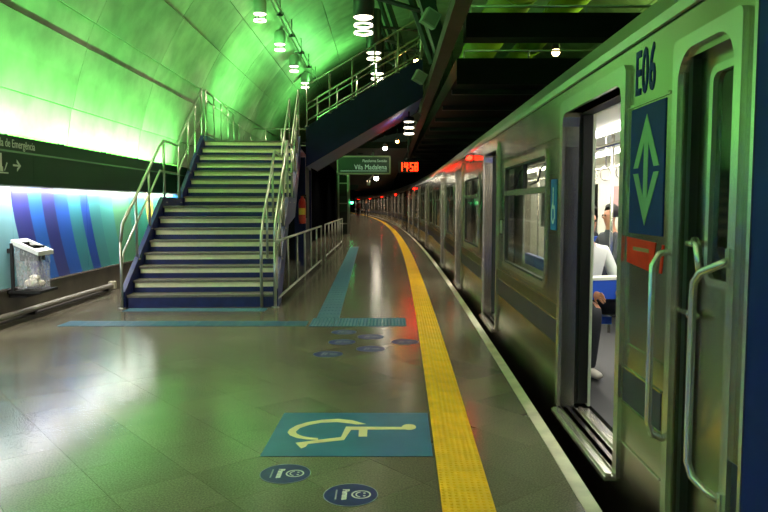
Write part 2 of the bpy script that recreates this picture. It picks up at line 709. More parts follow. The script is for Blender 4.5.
guide('tactile_guide', 'blue ribbed tactile guide crossing the floor in front of the stairs', (-3.62, 7.83), (-0.86, 7.83), 0.32)
guide('tactile_guide', 'blue ribbed tactile guide leading away along the barrier beside the stairs', (-0.66, 7.98), (-0.93, 22.0), 0.27)
guide('tactile_guide', 'blue dotted tactile strip along the foot of the bottom stair riser', (-3.30, 8.86), (-1.50, 8.86), 0.26, 'dots')
t = thing('tactile_pad', 'row of blue dotted tactile slabs between ribbed guide and yellow strip', 'tactile paving', (-0.84, 7.68, 0.0015))
me = tactile_mesh(0.27, 0.268, 7, 7, M_BLUE_T, 'dots')
for v in me.vertices:
    v.co.z = max(v.co.z, 0.0)
for i in range(4):
    for j in range(2):
        o = bpy.data.objects.new('tactile_tile', me)
        COL.objects.link(o); o.parent = t
        o.location = (0.14 + i * 0.272, j * 0.274 - 0.03 + i * 0.006, 0)

# wheelchair sign on floor ------------------------------------------------------------
WC = thing('wheelchair_floor_sign', 'teal floor square with cream wheelchair symbol beside the yellow strip', 'floor sign')
TQ = [(-0.665, 3.66), (0.262, 3.66), (0.281, 4.44), (-0.645, 4.44)]
bm = NB()
prism(bm, [(x, y, 0.0015) for x, y in TQ], (0, 0, 0.0015))
obj('square', bm, M_TEAL, WC)


def flat_poly(bm, pts, z=0.003, h=0.0012):
    prism(bm, [(x, y, z) for x, y in pts], (0, 0, h))


def flat_ring(bm, cx, cy, rx, ry, w, a0, a1, n=36, z=0.003, h=0.0012):
    pts = []
    for i in range(n + 1):
        a = a0 + (a1 - a0) * i / n
        pts.append((cx + rx * math.cos(a), cy + ry * math.sin(a)))
    for i in range(n, -1, -1):
        a = a0 + (a1 - a0) * i / n
        pts.append((cx + (rx - w) * math.cos(a), cy + (ry - w) * math.sin(a)))
    flat_poly(bm, pts, z, h)


SYM = []
# ------------------------------------------------------------------ (symbol, stickers) are drawn from floor positions
def fl(u, v):
    """photo direction dropped to the floor plane"""
    a, b = (u - 384) / FPX, -(v - 256) / FPX
    c, s = math.cos(PITCH), math.sin(PITCH)
    t = -EYE / (-s + b * c)
    return (a * t, (c + b * s) * t)


bm = NB()
arc_o = [(366, 424.6), (352, 420.8), (338, 419.4), (322, 420.3), (308, 422.6), (296, 426.2), (289.5, 430), (287.5, 433), (290, 436), (297, 438.5), (307, 440.2), (318, 440.6)]
arc_i = [(318, 438.6), (309, 438), (301, 436.3), (296.5, 434), (296, 432), (300, 428.6), (309, 425.6), (321, 423.3), (337, 422.6), (350, 424), (356, 425)]
flat_poly(bm, [fl(*p) for p in arc_o + arc_i])
body = [(346, 427.2), (408, 427.6), (408, 430), (367.5, 430.2), (367, 437.2), (358.5, 437.2), (359, 430.4), (351, 430.4), (344, 440.6), (308, 444.6), (305.5, 447.4), (301, 449), (295.5, 443.4), (341, 437.6)]
flat_poly(bm, [fl(*p) for p in body])
hd = []
for k in range(20):
    a = 2 * PI * k / 20
    hd.append(fl(409 + 7.2 * math.cos(a), 427.6 + 2.9 * math.sin(a)))
flat_poly(bm, hd, 0.0031)
obj('wheelchair_symbol', bm, M_CREAM, WC)


def round_sticker(label, cx, cy, r, detail, group=None, flip=False):
    t = thing('round_floor_sticker', label, 'sticker', (cx, cy, 0.0012), 0, group)
    bm = NB()
    prism(bm, [(r * math.cos(2 * PI * k / 40), r * math.sin(2 * PI * k / 40), 0) for k in range(40)], (0, 0, 0.0012))
    obj('disc', bm, M_NAVY, t)
    bm = NB()
    flat_ring(bm, 0, 0, r * 1.0, r * 1.0, r * 0.035, 0, 2 * PI, 40, 0.0012, 0.0005)
    obj('rim', bm, mat('sticker_rim', '8f949c', 0.4), t)
    s = -1 if flip else 1
    if detail:
        bm = NB()
        flat_ring(bm, r * 0.38, 0, r * 0.36, r * 0.36, r * 0.06, 0, 2 * PI, 32, 0.0013, 0.0007)
        flat_ring(bm, r * 0.42, 0, r * 0.25, r * 0.25, r * 0.05, PI * 0.6, PI * 1.4, 12, 0.0013, 0.0007)
        flat_poly(bm, [(r * (.50 + .05 * math.cos(a * PI / 4)), r * (.12 + .05 * math.sin(a * PI / 4))) for a in range(8)], 0.0013, 0.0007)
        flat_poly(bm, [(r * (.50 + .05 * math.cos(a * PI / 4)), r * (-.12 + .05 * math.sin(a * PI / 4))) for a in range(8)], 0.0013, 0.0007)
        obj('icon', bm, M_WHITE, t)
        text_obj('lettering', 'Parana', r * 0.34, M_WHITE, (-r * 0.30, 0, 0.0018), (0, 0, -PI / 2), t, 'CENTER', 0.0006, 1.0, 0.002)
        bm = NB()
        box(bm, -r * 0.56, -r * 0.50, -r * 0.42, r * 0.42, 0.0012, 0.0018)
        obj('small_print', bm, mat('print_grey', '9fa4ad', 0.5), t)
    else:
        bm = NB()
        flat_poly(bm, [(-.50 * r, -.42 * r), (-.36 * r, -.42 * r), (-.20 * r, .42 * r), (-.34 * r, .42 * r)], 0.0012, 0.0007)
        flat_poly(bm, [(-.26 * r, -.30 * r), (-.12 * r, -.30 * r), (-.02 * r, .36 * r), (-.14 * r, .36 * r)], 0.0012, 0.0007)
        flat_poly(bm, [(.12 * r, -.14 * r), (.62 * r, -.14 * r), (.62 * r, .14 * r), (.12 * r, .14 * r)], 0.0012, 0.0007)
        obj('icon', bm, mat('print_dim', '8a90a0', 0.5), t)
    return t


round_sticker('navy round sticker with a white ring icon, the one closer to the wheelchair square', -0.495, 3.42, 0.128, True)
round_sticker('navy round sticker with a white ring icon, the one farther from the wheelchair square', -0.155, 3.165, 0.128, True)
for (u, v) in ((344, 332.3), (370.5, 337), (342, 342.2), (370.5, 349), (328, 354.3), (405, 342)):
    x, y = fl(u, v)
    round_sticker('small dark round sticker of the cluster in front of the blue tactile guide', x, y, 0.135, False, 'round stickers by the blue guide')

# ------------------------------------------------------------------ left wall
bm = NB()
box(bm, WALL_X - 0.35, WALL_X, PLAT_Y0, 40, -0.012, 0.40)
struct(obj('wall_left_base', bm, M_BASEW))
bm = NB()
box(bm, WALL_X - 0.35, WALL_X, PLAT_Y0, 40, 0.40, 2.08)
struct(obj('wall_left', bm, mat('wall_plaster', '6b6f66', 0.8, noise=0.1, nscale=3)))
bm = NB()
box(bm, WALL_X, WALL_X + 0.14, PLAT_Y0, 10.4, 0.0, 0.05)
struct(obj('baseboard_left', bm, mat('kerb', '3c372e', 0.6, noise=0.3, nscale=4)))
t = thing('wall_pipe', 'long grey pipe lying low along the foot of the mural wall', 'pipe')
bm = NB()
tube(bm, [(WALL_X + 0.10, PLAT_Y0, 0.115), (WALL_X + 0.10, 10.6, 0.115)], 0.035, 10)
obj('tube', bm, mat('pipe_grey', '7c7668', 0.45), t, True)
for yy in (1.0, 3.4, 5.8, 8.2, 10.4):
    bm = NB()
    box(bm, WALL_X + 0.0, WALL_X + 0.14, yy - 0.02, yy + 0.02, 0.05, 0.085)
    obj('clip', bm, M_DARK, t)
bm = NB()
box(bm, WALL_X + 0.05, WALL_X + 0.15, 10.6, 10.68, 0.06, 0.17)
obj('end_cap', bm, mat('cap_pale', 'b8b49a', 0.5), t)

# mural: flat printed panels with bent stripes
def mural_mat():
    m = bpy.data.materials.new('mural_print')
    m.use_nodes = True
    nt = m.node_tree
    b = nt.nodes['Principled BSDF']
    b.inputs['Roughness'].default_value = 0.35
    g = nt.nodes.new('ShaderNodeNewGeometry')
    sp = nt.nodes.new('ShaderNodeSeparateXYZ')
    nt.links.new(g.outputs['Position'], sp.inputs[0])

    def mth(op, a, b_=None):
        n = nt.nodes.new('ShaderNodeMath')
        n.operation = op
        for i, q in enumerate((a, b_)):
            if q is None:
                continue
            if isinstance(q, (int, float)):
                n.inputs[i].default_value = q
            else:
                nt.links.new(q, n.inputs[i])
        return n.outputs[0]
    h = mth('MAXIMUM', mth('DIVIDE', mth('SUBTRACT', 1.55, sp.outputs['Z']), 1.15), 0.0)
    s = mth('SUBTRACT', sp.outputs['Y'], mth('MULTIPLY', mth('POWER', h, 1.5), 0.42))
    cr = nt.nodes.new('ShaderNodeValToRGB')
    cr.color_ramp.interpolation = 'CONSTANT'
    stops = [(2.0, '2a55b0'), (4.2, '7fb4c0'), (5.6, '2c3c8c'), (6.3, '7fb4c0'), (7.92, '33367f'), (8.30, '2a62b8'), (8.66, '33387c'),
             (9.00, '2858b0'), (9.36, '37808c'), (9.72, '23489a'), (10.0, '3f8a8c'), (10.4, '489a90'), (10.9, '5a9a70'),
             (11.6, '3a9a80'), (12.4, 'd8d860'), (12.8, '4aa888'), (14.0, '2a70b0')]
    lo, hi = 2.0, 16.0
    el = cr.color_ramp.elements
    while len(el) > 1:
        el.remove(el[-1])
    el[0].position = 0.0
    el[0].color = lin(stops[0][1])
    for yv, c in stops[1:]:
        e = el.new((yv - lo) / (hi - lo))
        e.color = lin(c)
    nt.links.new(mth('DIVIDE', mth('SUBTRACT', s, lo), hi - lo), cr.inputs[0])
    nt.links.new(cr.outputs[0], b.inputs['Base Color'])
    return m


M_MURAL = mural_mat()
MU = thing('mural', 'blue and teal striped mural panels under the green sign band on left wall', 'mural', (WALL_X + 0.001, 0, 0.40))
yy = -10.0
while yy < 18:
    bm = NB()
    box(bm, 0.0, 0.012, yy, yy + 1.995, 0.005, 1.145)
    obj('panel', bm, M_MURAL, MU)
    yy += 2.0
bm = NB()
box(bm, 0.001, 0.022, -10, 18, -0.018, 0.004)
obj('ledge', bm, M_STEELB, MU)

# green sign band with fluorescent tubes above and below
SB = thing('sign_band', 'dark green emergency exit sign band running above the striped mural', 'sign', (WALL_X, 0, 1.55))
yy = -10.0
while yy < 18:
    bm = NB()
    box(bm, 0.235, 0.27, yy, yy + 1.997, 0.0, 0.53)
    obj('panel', bm, M_SIGN, SB)
    yy += 2.0
bm = NB()
box(bm, 0.0, 0.235, -10, 18, 0.24, 0.28)
for k in range(15):
    box(bm, 0.0, 0.235, -10 + k * 2.0 - 0.01, -10 + k * 2.0 + 0.01, 0.05, 0.24)
obj('bracket_shelf', bm, M_DARK, SB)
bm = NB()
box(bm, 0.27, 0.272, -10, 18, 0.352, 0.372)
obj('line', bm, M_SIGNL, SB)
text_obj('lettering', 'Saída de Emergência', 0.125, M_SIGNT, (0.2705, 8.05, 0.405), (PI / 2, 0, PI / 2), SB, 'RIGHT', 0.0015, 0.86)
bm = NB()
# arrow and stair pictogram
def yz(bm, pts, x=0.27, d=0.002):
    prism(bm, [(x, a - 0.46, b) for a, b in pts], (d, 0, 0))


yz(bm, [(8.02, .205), (8.14, .205), (8.14, .225), (8.02, .225)])
yz(bm, [(8.10, .28), (8.185, .215), (8.10, .15), (8.10, .18), (8.145, .215), (8.10, .25)])
obj('arrow', bm, M_SIGNT, SB)
bm = NB()
yz(bm, [(7.74, .12), (7.92, .12), (7.92, .135), (7.74, .135)])
yz(bm, [(7.76, .14), (7.82, .14), (7.82, .19), (7.80, .19), (7.80, .33), (7.76, .33)])
yz(bm, [(7.84, .15), (7.855, .15), (7.91, .23), (7.895, .24)])
obj('pictogram', bm, M_SIGNT, SB)
for y in TUBE_Y:
    for (zz, nm, mm, xx, lab) in ((2.10, 'fluorescent_tube', M_TUBEG, -4.13, 'green glowing tube lamp resting behind the top of the sign band'),
                                  (1.60, 'fluorescent_tube', M_TUBE, -4.13, 'white glowing tube lamp above the mural under the sign band')):
        t = thing(nm, lab, 'lamp', (xx, y, zz), 0, 'green cove tubes' if mm is M_TUBEG else 'white mural tubes')
        bm = NB()
        tube(bm, [(0, -0.6, 0), (0, 0.6, 0)], 0.013, 8)
        obj('tube', bm, mm, t, True)
        bm = NB()
        z0, z1 = (-0.268, 0.012) if mm is M_TUBEG else (-0.012, 0.185)
        for e in (-0.62, 0.60):
            box(bm, -0.018, 0.018, e, e + 0.02, z0, z1)
        obj('holder', bm, M_DARK, t)

# litter bin on the wall ------------------------------------------------------------------
LB = thing('litter_bin', 'white rimmed litter bin with clear plastic bag mounted on mural wall', 'bin', (WALL_X, 0, 0.0))
def bz(x, z_back=0.95, z_front=0.82):
    return z_back + (z_front - z_back) * (x - 0.05) / 0.30


bm = NB()
x0, x1, y0, y1 = 0.05, 0.36, 7.86, 8.22
outer = [(x0, y0), (x1, y0), (x1, y1), (x0, y1)]
inner = [(x0 + .07, y0 + .07), (x1 - .07, y0 + .07), (x1 - .07, y1 - .07), (x0 + .07, y1 - .07)]
vo = [bm.verts.new((x, y, bz(x))) for x, y in outer]
vi = [bm.verts.new((x, y, bz(x))) for x, y in inner]
vo2 = [bm.verts.new((x, y, bz(x) - 0.05)) for x, y in outer]
vi2 = [bm.verts.new((x, y, bz(x) - 0.05)) for x, y in inner]
for k in range(4):
    q = (k + 1) % 4
    bm.faces.new([vo[k], vo[q], vi[q], vi[k]])
    bm.faces.new([vo[k], vo[q], vo2[q], vo2[k]])
    bm.faces.new([vi[k], vi[q], vi2[q], vi2[k]])
    bm.faces.new([vo2[k], vo2[q], vi2[q], vi2[k]])
obj('rim', bm, mat('bin_white', 'd4d6d2', 0.35), LB)
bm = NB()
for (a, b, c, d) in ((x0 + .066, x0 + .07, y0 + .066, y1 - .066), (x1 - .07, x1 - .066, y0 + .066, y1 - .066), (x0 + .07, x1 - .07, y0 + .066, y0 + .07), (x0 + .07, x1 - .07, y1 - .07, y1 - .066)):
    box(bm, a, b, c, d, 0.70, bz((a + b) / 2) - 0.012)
obj('shade_liner', bm, M_BLACK, LB)  # black liner added to imitate the dark inside of the opening
bm = NB()
nseg = 40
rows = []
for r in range(9):
    f = r / 8
    ring = []
    for k in range(nseg):
        a = 2 * PI * k / nseg
        cx, cy = (x0 + x1) / 2, (y0 + y1) / 2
        sq = max(abs(math.cos(a)), abs(math.sin(a)))
        rad = 0.135 / sq * (1 - 0.12 * f) * (1 + 0.05 * math.sin(7 * a + 3 * f) * f + 0.03 * math.sin(13 * a))
        x, y = cx + rad * math.cos(a), cy + rad * 1.15 * math.sin(a)
        z = bz(x) - 0.05 - f * (bz(x) - 0.05 - 0.385)
        ring.append(bm.verts.new((x, y, z)))
    rows.append(ring)
for A, B in zip(rows, rows[1:]):
    for k in range(nseg):
        bm.faces.new([A[k], A[(k + 1) % nseg], B[(k + 1) % nseg], B[k]])
bm.faces.new(rows[-1])
obj('bag', bm, M_BAG, LB, True)
bm = NB()
for (cx, cy, cz, r) in ((.2, 8.0, .45, .065), (.25, 8.08, .44, .055), (.17, 8.1, .44, .05), (.22, 8.04, .50, .05)):
    bmesh.ops.create_icosphere(bm, subdivisions=2, radius=r, matrix=Matrix.Translation((cx, cy, cz)) @ Matrix.Diagonal((1.1, 1, .75, 1)))
for v in bm.verts:
    v.co += Vector((random.uniform(-1, 1), random.uniform(-1, 1), random.uniform(-1, 1))) * 0.008
obj('litter', bm, mat('litter_paper', 'd8cdb8', 0.7, noise=0.3, nscale=30), LB)
bm = NB()
box(bm, 0.0, 0.38, 7.84, 8.26, 0.34, 0.37)
box(bm, 0.0, 0.20, 7.88, 8.22, 0.29, 0.34)
obj('base_tray', bm, M_BLACK, LB)
bm = NB()
box(bm, 0.045, 0.075, 7.845, 7.875, 0.37, 0.91)
box(bm, 0.0, 0.045, 7.845, 7.875, 0.8, 0.85)
obj('post', bm, M_BLACK, LB)
bm = NB()
box(bm, 0.045, 0.075, 8.205, 8.235, 0.37, 0.91)
obj('post', bm, M_BLACK, LB)

# ------------------------------------------------------------------ vault
VC = (2.2, 1.6)
VA, VB = 6.6, 6.0
VY0, VY1, VDY = -17.75, 62.0, 2.75
VANG = [4.6, 10.2, 18.3, 21.6, 30, 38, 46, 55, 66, 78, 90, 102, 116, 130, 145, 160, 175.4]


def vp(deg, off=0.0):
    a = math.radians(deg)
    return (VC[0] - (VA + off) * math.cos(a), VC[1] + (VB + off) * math.sin(a))


def vault_patch(bm, a0, a1, y0, y1, o0, o1, n):
    prof = [(vp(a0 + (a1 - a0) * i / n, o0), vp(a0 + (a1 - a0) * i / n, o1)) for i in range(n + 1)]
    rows = []
    for y in (y0, y1):
        rows.append([(bm.verts.new((p[0], y, p[1])), bm.verts.new((q[0], y, q[1]))) for p, q in prof])
    A, B = rows
    for i in range(n):
        for s in (0, 1):
            bm.faces.new([A[i][s], A[i + 1][s], B[i + 1][s], B[i][s]])
        bm.faces.new([A[i][0], A[i + 1][0], A[i + 1][1], A[i][1]])
        bm.faces.new([B[i][0], B[i + 1][0], B[i + 1][1], B[i][1]])
    for s in (0, n):
        bm.faces.new([A[s][0], B[s][0], B[s][1], A[s][1]])


bm = NB()
vault_patch(bm, 4, 176, VY0, VY1, 0.06, 0.3, 48)
VAULT = struct(obj('ceiling', bm, mat('vault_back', '7d8276', 0.85)))
npan = int((VY1 - VY0) / VDY)
for bi, (a0, a1) in enumerate(zip(VANG, VANG[1:])):
    n = max(2, int((a1 - a0) / 3))
    proud = (0.0, -0.015, 0.01, -0.02)[bi % 4]
    bm = NB()
    vault_patch(bm, a0 + 0.05, a1 - 0.05, 0.008, VDY - 0.008, proud, 0.055, n)
    first = obj('panel', bm, M_CONC, VAULT)
    first.location = (0, VY0, 0)
    for k in range(1, npan):
        o = first.copy(); COL.objects.link(o)
        o.location = (0, VY0 + k * VDY, 0)
bm = NB()
box(bm, 8.75, 9.1, PLAT_Y0, PLAT_Y1, -1.25, 2.3)
struct(obj('wall_right', bm, M_CONC))
bm = NB()
box(bm, -9.5, 13, PLAT_Y1 - 0.2, PLAT_Y1, -1.25, 8)
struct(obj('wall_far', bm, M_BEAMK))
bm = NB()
ribbon(bm, -3.1, -2.9, 21.8, 105, 0.0, 3.27)  # added near-black wall imitating the darkness beyond the landing
struct(obj('wall_shade', bm, mat('shade_wall', '050608', 0.95, spec=0.0, noise=0.15, nscale=2)))
bm = NB()
box(bm, -5, 9.2, PLAT_Y0 - 0.2, PLAT_Y0, -1.25, 8)
struct(obj('wall_near', bm, mat('end_wall_grey', '8c8c84', 0.8, noise=0.1, nscale=2)))

# ------------------------------------------------------------------ main staircase
ST = thing('staircase', 'wide blue staircase with cream banded risers climbing to the landing', 'staircase', (-3.34, 9.05, 0), math.radians(3.5))
RISE, GO, LAND, SW = 0.165, 0.28, 1.45, 1.88
steps = []
yl = 0.0
for k in range(16):
    steps.append((yl, (k + 1) * RISE))
    yl += GO if k != 7 else LAND
TOPY = steps[-1][0]
me_r = me_b = None
for k, (yy, zt) in enumerate(steps):
    depth = GO if k not in (7, 15) else (LAND if k == 7 else 0.4)
    bm = NB(); box(bm, 0, SW, yy - 0.02, yy + depth, zt - 0.03, zt)
    obj('tread', bm, M_TREAD, ST)
    bm = NB(); box(bm, 0, SW, yy, yy + 0.03, zt - RISE, zt - 0.03)
    obj('riser', bm, M_SBLUE, ST)
    if k:
        bm = NB(); box(bm, 0.02, SW - 0.02, yy - 0.006, yy, zt - 0.095, zt - 0.03)
        obj('riser_band', bm, M_BAND, ST)
Z8 = 8 * RISE
Z16 = 16 * RISE
for lx in (-0.07, SW + 0.01):
    pts = [(-0.06, 0.0), (-0.06, 0.22), (0.0, 0.26), (steps[7][0], Z8 + 0.10), (steps[7][0] + 0.1, Z8 + 0.14), (steps[8][0] - 0.05, Z8 + 0.14),
           (steps[8][0], Z8 + 0.26), (TOPY, Z16 + 0.10), (TOPY + 0.1, Z16 + 0.12), (TOPY + 0.1, Z16 - 0.25),
           (TOPY, Z16 - 0.4), (steps[8][0] + 0.1, Z8 - 0.20), (steps[7][0], Z8 - 0.30), (0.45, 0.0)]
    bm = NB()
    prism(bm, [(lx, a, b) for a, b in pts], (0.06, 0, 0))
    obj('stringer', bm, M_SBLUE, ST)
bm = NB()
pts = [(0.5, 0.0), (0.5, 0.03), (steps[7][0], Z8 - 0.17), (steps[8][0] + 0.05, Z8 - 0.1), (TOPY, Z16 - 0.2), (TOPY, Z16 - 0.3), (steps[8][0] + 0.1, Z8 - 0.18), (steps[7][0], Z8 - 0.28)]
prism(bm, [(-0.01, a, b) for a, b in pts], (SW + 0.02, 0, 0))
obj('soffit', bm, M_SDARK, ST)

# upper landing and its supports
UL = thing('upper_landing', 'dark blue upper stair landing slab behind the top step', 'landing', (-3.34, 9.05, 0), math.radians(3.5))
bm = NB(); box(bm, -0.07, SW - 0.02, TOPY + 0.41, TOPY + 7.3, Z16 - 0.28, Z16)
obj('slab', bm, M_SDARK, UL)
bm = NB(); box(bm, -0.07, -0.03, TOPY + 0.45, TOPY + 7.3, Z16, Z16 + 0.14)
obj('kickplate', bm, M_SBLUE, UL)
for yy in (TOPY + 2.2, TOPY + 6.8):
    for xx in (0.2, SW - 0.1):
        bm = NB(); box(bm, xx - .1, xx + .1, yy - .1, yy + .1, 0, Z16 - 0.28)
        obj('column', bm, M_SDARK, UL)
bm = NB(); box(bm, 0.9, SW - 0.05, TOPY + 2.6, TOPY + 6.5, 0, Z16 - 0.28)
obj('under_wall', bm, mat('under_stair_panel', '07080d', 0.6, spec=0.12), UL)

# handrails -------------------------------------------------------------------------------
def nose(a):
    """height of the walking line at stair-local depth a"""
    if a <= steps[7][0]:
        return RISE + max(0, a) / GO * RISE
    if a < steps[8][0]:
        return Z8
    if a <= TOPY:
        return 9 * RISE + (a - steps[8][0]) / GO * RISE
    return Z16


def rail_part(owner, name, path, posts, mids, r=0.022):
    """a railing: its top rail is the part, posts and lower rails hang below it"""
    bm = NB(); tube(bm, path, r, 8)
    R = obj(name, bm, M_RAIL, owner, True)
    for m in mids:
        bm = NB(); tube(bm, m, r * 0.78, 8)
        obj('mid_rail', bm, M_RAIL, R, True)
    for (p, q) in posts:
        p, q = Vector(p), Vector(q)
        bm = NB(); tube(bm, [p, q], r * 0.9, 8)
        lathe(bm, [(0, 0), (.05, 0), (.05, .015), (0, .015)], 10, p)
        obj('post', bm, M_RAIL, R, True)
    return R


def rh(a, h):
    return nose(a) + h + (0.12 if a > steps[7][0] + 0.1 else 0.0)


BRK = (0.0, steps[7][0], steps[7][0] + 0.28, steps[8][0] - 0.22, steps[8][0], TOPY + 0.05)
for lx in (-0.04, SW + 0.04):
    path = [(lx, -0.10, 0.86)] + [(lx, a, rh(a, 0.92)) for a in BRK]
    mid = [(lx, -0.10, 0.46)] + [(lx, a, nose(a) + 0.55) for a in BRK]
    posts = []
    for a in (-0.10, 0.62, 1.30, steps[7][0] + 0.25, steps[8][0] - 0.2, steps[8][0] + 0.65, steps[8][0] + 1.3, TOPY):
        posts.append(((lx, a, 0.0 if a < 0 else nose(a) + 0.05), (lx, a, 0.86 if a < 0 else rh(a, 0.92))))
    rail_part(ST, 'stair_railing', path, posts, [mid])
lx = SW - 0.14
path = [(lx, -0.08, 0.01), (lx, -0.08, 0.82), (lx, -0.02, 0.95)] + [(lx, a, nose(a) + 0.86) for a in (0.2,) + BRK[1:]]
rail_part(ST, 'stair_handrail', path, [((lx, a, nose(a)), (lx, a, nose(a) + 0.86)) for a in (0.7, 1.6, steps[8][0] + 0.6, TOPY - 0.1)], [], 0.02)

def guard_part(owner, name, p0, p1, h, n, mids):
    p0, p1 = Vector(p0), Vector(p1)
    U = lambda f: Vector((0, 0, h * f))
    rail_part(owner, name, [p0 + U(1), p1 + U(1)], [(p0.lerp(p1, k / (n - 1)), p0.lerp(p1, k / (n - 1)) + U(1)) for k in range(n)],
              [[p0 + U(f), p1 + U(f)] for f in mids], 0.02)


def guard(name, label, p0, p1, h, n, mid=(0.5,), base0=0.0, base1=0.0, r=0.02, bars=None, low=None):
    """straight guard rail; bases may rise"""
    G = thing(name, label, 'railing')
    p0, p1 = Vector(p0), Vector(p1)
    for i, f in enumerate((1.0,) + tuple(mid)):
        bm = NB(); tube(bm, [p0 + Vector((0, 0, h * f)), p1 + Vector((0, 0, h * f))], r if i == 0 else r * 0.75, 8)
        obj('top_rail' if i == 0 else 'mid_rail', bm, M_RAIL, G, True)
    for k in range(n):
        p = p0.lerp(p1, k / (n - 1))
        bm = NB(); tube(bm, [p, p + Vector((0, 0, h))], r * 0.9, 8)
        obj('post', bm, M_RAIL, G, True)
    return G


guard_part(UL, 'guardrail', (-0.05, TOPY + 0.5, Z16 + 0.14), (-0.05, TOPY + 7.2, Z16 + 0.14), 0.95, 8, (0.8, 0.06))
guard_part(UL, 'guardrail', (0.02, TOPY + 7.25, Z16), (SW, TOPY + 7.25, Z16), 1.0, 5, (0.5,))

# second flight rising towards the mezzanine ------------------------------------------------
SF = thing('upper_stair_flight', 'dark blue upper stair flight crossing above platform to the mezzanine', 'staircase')
fx0, fz0 = -1.62, Z16
fx1 = 0.80
FSL = 0.585
FY0, FY1 = 14.62, 17.0
for yy in (FY0, FY1 - 0.06):
    bm = NB()
    pts = [(fx0, fz0 + 0.30), (fx1, fz0 + 0.30 + (fx1 - fx0) * FSL), (fx1, fz0 - 0.52 + (fx1 - fx0) * FSL), (fx0, fz0 - 0.52)]
    prism(bm, [(a, yy, b) for a, b in pts], (0, 0.06, 0))
    obj('stringer', bm, M_SDARK, SF)
bm = NB()
pts = [(fx0 + .02, fz0 - 0.42), (fx1 - .02, fz0 - 0.42 + (fx1 - fx0 - .04) * FSL), (fx1 - .02, fz0 - 0.50 + (fx1 - fx0 - .04) * FSL), (fx0 + .02, fz0 - 0.50)]
prism(bm, [(a, FY0 + 0.065, b) for a, b in pts], (0, FY1 - FY0 - 0.13, 0))
obj('soffit', bm, mat('soffit_blue', '2a3680', 0.45, noise=0.2, nscale=4), SF)
nst = 8
for k in range(nst):
    x = fx0 + 0.02 + (fx1 - fx0 - 0.04) * k / nst
    z = fz0 + (k + 1) * (fx1 - fx0) * FSL / nst
    bm = NB()
    box(bm, x, x + (fx1 - fx0) / nst, FY0 + 0.065, FY1 - 0.065, z - 0.04, z)
    obj('tread', bm, M_TREAD, SF)
for (yy, hh, mids) in ((FY0 + .03, 0.85, (0.55, 0.42, 0.15)), (FY1 - .03, 0.95, (0.5, 0.2))):
    guard_part(SF, 'flight_railing', (fx0 + .03, yy, fz0 + .30), (fx1 - .05, yy, fz0 + .30 + (fx1 - fx0 - .08) * FSL), hh, 6, mids)

# low barrier beside the stairs ----------------------------------------------------------------
def barrier(label, p0, p1, n, h=0.86):
    G = thing('floor_barrier', label, 'barrier')
    p0, p1 = Vector(p0), Vector(p1)
    for f, nm in ((1.0, 'top_rail'), (0.12, 'bottom_rail')):
        bm = NB(); tube(bm, [p0 + Vector((0, 0, h * f)), p1 + Vector((0, 0, h * f))], 0.019, 8)
        obj(nm, bm, mat('barrier_grey', 'a8ab9e', 0.4, metal=0.3), G, True)
    for k in range(n):
        p = p0.lerp(p1, k / (n - 1))
        z0 = 0.0 if k in (0, n - 1, n // 2) else h * 0.12
        bm = NB(); tube(bm, [p + Vector((0, 0, z0)), p + Vector((0, 0, h))], 0.016, 8)
        obj('post', bm, MATS['barrier_grey'], G, True)
    return G


barrier('pale tubular floor barrier starting beside the bottom of the stairs', (-1.41, 9.15, 0), (-1.40, 15.6, 0), 7)
barrier('pale tubular floor barrier continuing under the upper flight towards the dark kiosk', (-1.40, 16.6, 0), (-1.41, 23.6, 0), 7)

# fire extinguisher on the under-stair wall
FE = thing('fire_extinguisher', 'red fire extinguisher hanging on a dark post under the stair landing', 'extinguisher', (-1.77, 15.2, 0))
bm = NB(); box(bm, -0.06, 0.06, 0.10, 0.16, 0, 2.36); obj('post', bm, M_SDARK, FE)
bm = NB(); lathe(bm, [(0, .92), (.075, .93), (.08, .98), (.08, 1.38), (.06, 1.45), (.03, 1.48), (.03, 1.52), (0, 1.52)], 16); obj('cylinder', bm, mat('extinguisher_red', 'b01c12', 0.3), FE, True)
bm = NB(); tube(bm, [(.03, 0, 1.51), (.09, -.03, 1.48), (.10, -.04, 1.25), (.09, -.05, 1.05)], 0.012, 6); obj('hose', bm, M_BLACK, FE, True)
bm = NB(); prism(bm, [(.0815 * math.cos(a), .0815 * math.sin(a), 1.12) for a in [PI * 1.15 + i * PI * .7 / 8 for i in range(9)]] , (0, 0, 0.14)); obj('label_plate', bm, mat('label_yellow', 'd8b030', 0.5), FE)
bm = NB(); box(bm, -.015, .09, -.015, .015, 1.52, 1.55); obj('handle', bm, M_BLACK, FE)

# ------------------------------------------------------------------ mezzanine and ceiling structure
MZ0, MZ1 = 3.60, 4.06
bm = NB(); box(bm, -0.09, 0.10, 4.5, 36, MZ0, MZ0 + .2)
EB = obj('edge_beam', bm, M_BEAMR); EB.location = (0.80, 0, 0); EB.rotation_euler = (0, 0, -0.0105)
tag(EB, 'rust brown mezzanine edge beam running above the platform edge', 'beam')
bm = NB(); box(bm, 1.12, 8.4, 9.75, 10.1, MZ0 + .02, MZ1 - .11)
tag(obj('cross_beam', bm, M_BEAMK), 'black cross beam over the train in front of the mezzanine slab', 'beam')
MZ = thing('mezzanine_deck', 'dark mezzanine deck covering the tracks beyond the black cross beam', 'mezzanine')
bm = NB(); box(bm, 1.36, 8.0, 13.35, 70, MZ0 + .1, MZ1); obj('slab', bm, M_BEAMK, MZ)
bm = NB(); box(bm, 1.36, 8.0, 13.28, 13.345, MZ0 - .02, MZ1); obj('fascia', bm, M_BEAMK, MZ)
for k in range(16):
    y = 14.6 + k * 2.4
    bm = NB(); box(bm, 1.4, 8.0, y, y + 0.12, MZ0, MZ0 + .1); obj('rib', bm, M_DARK, MZ)
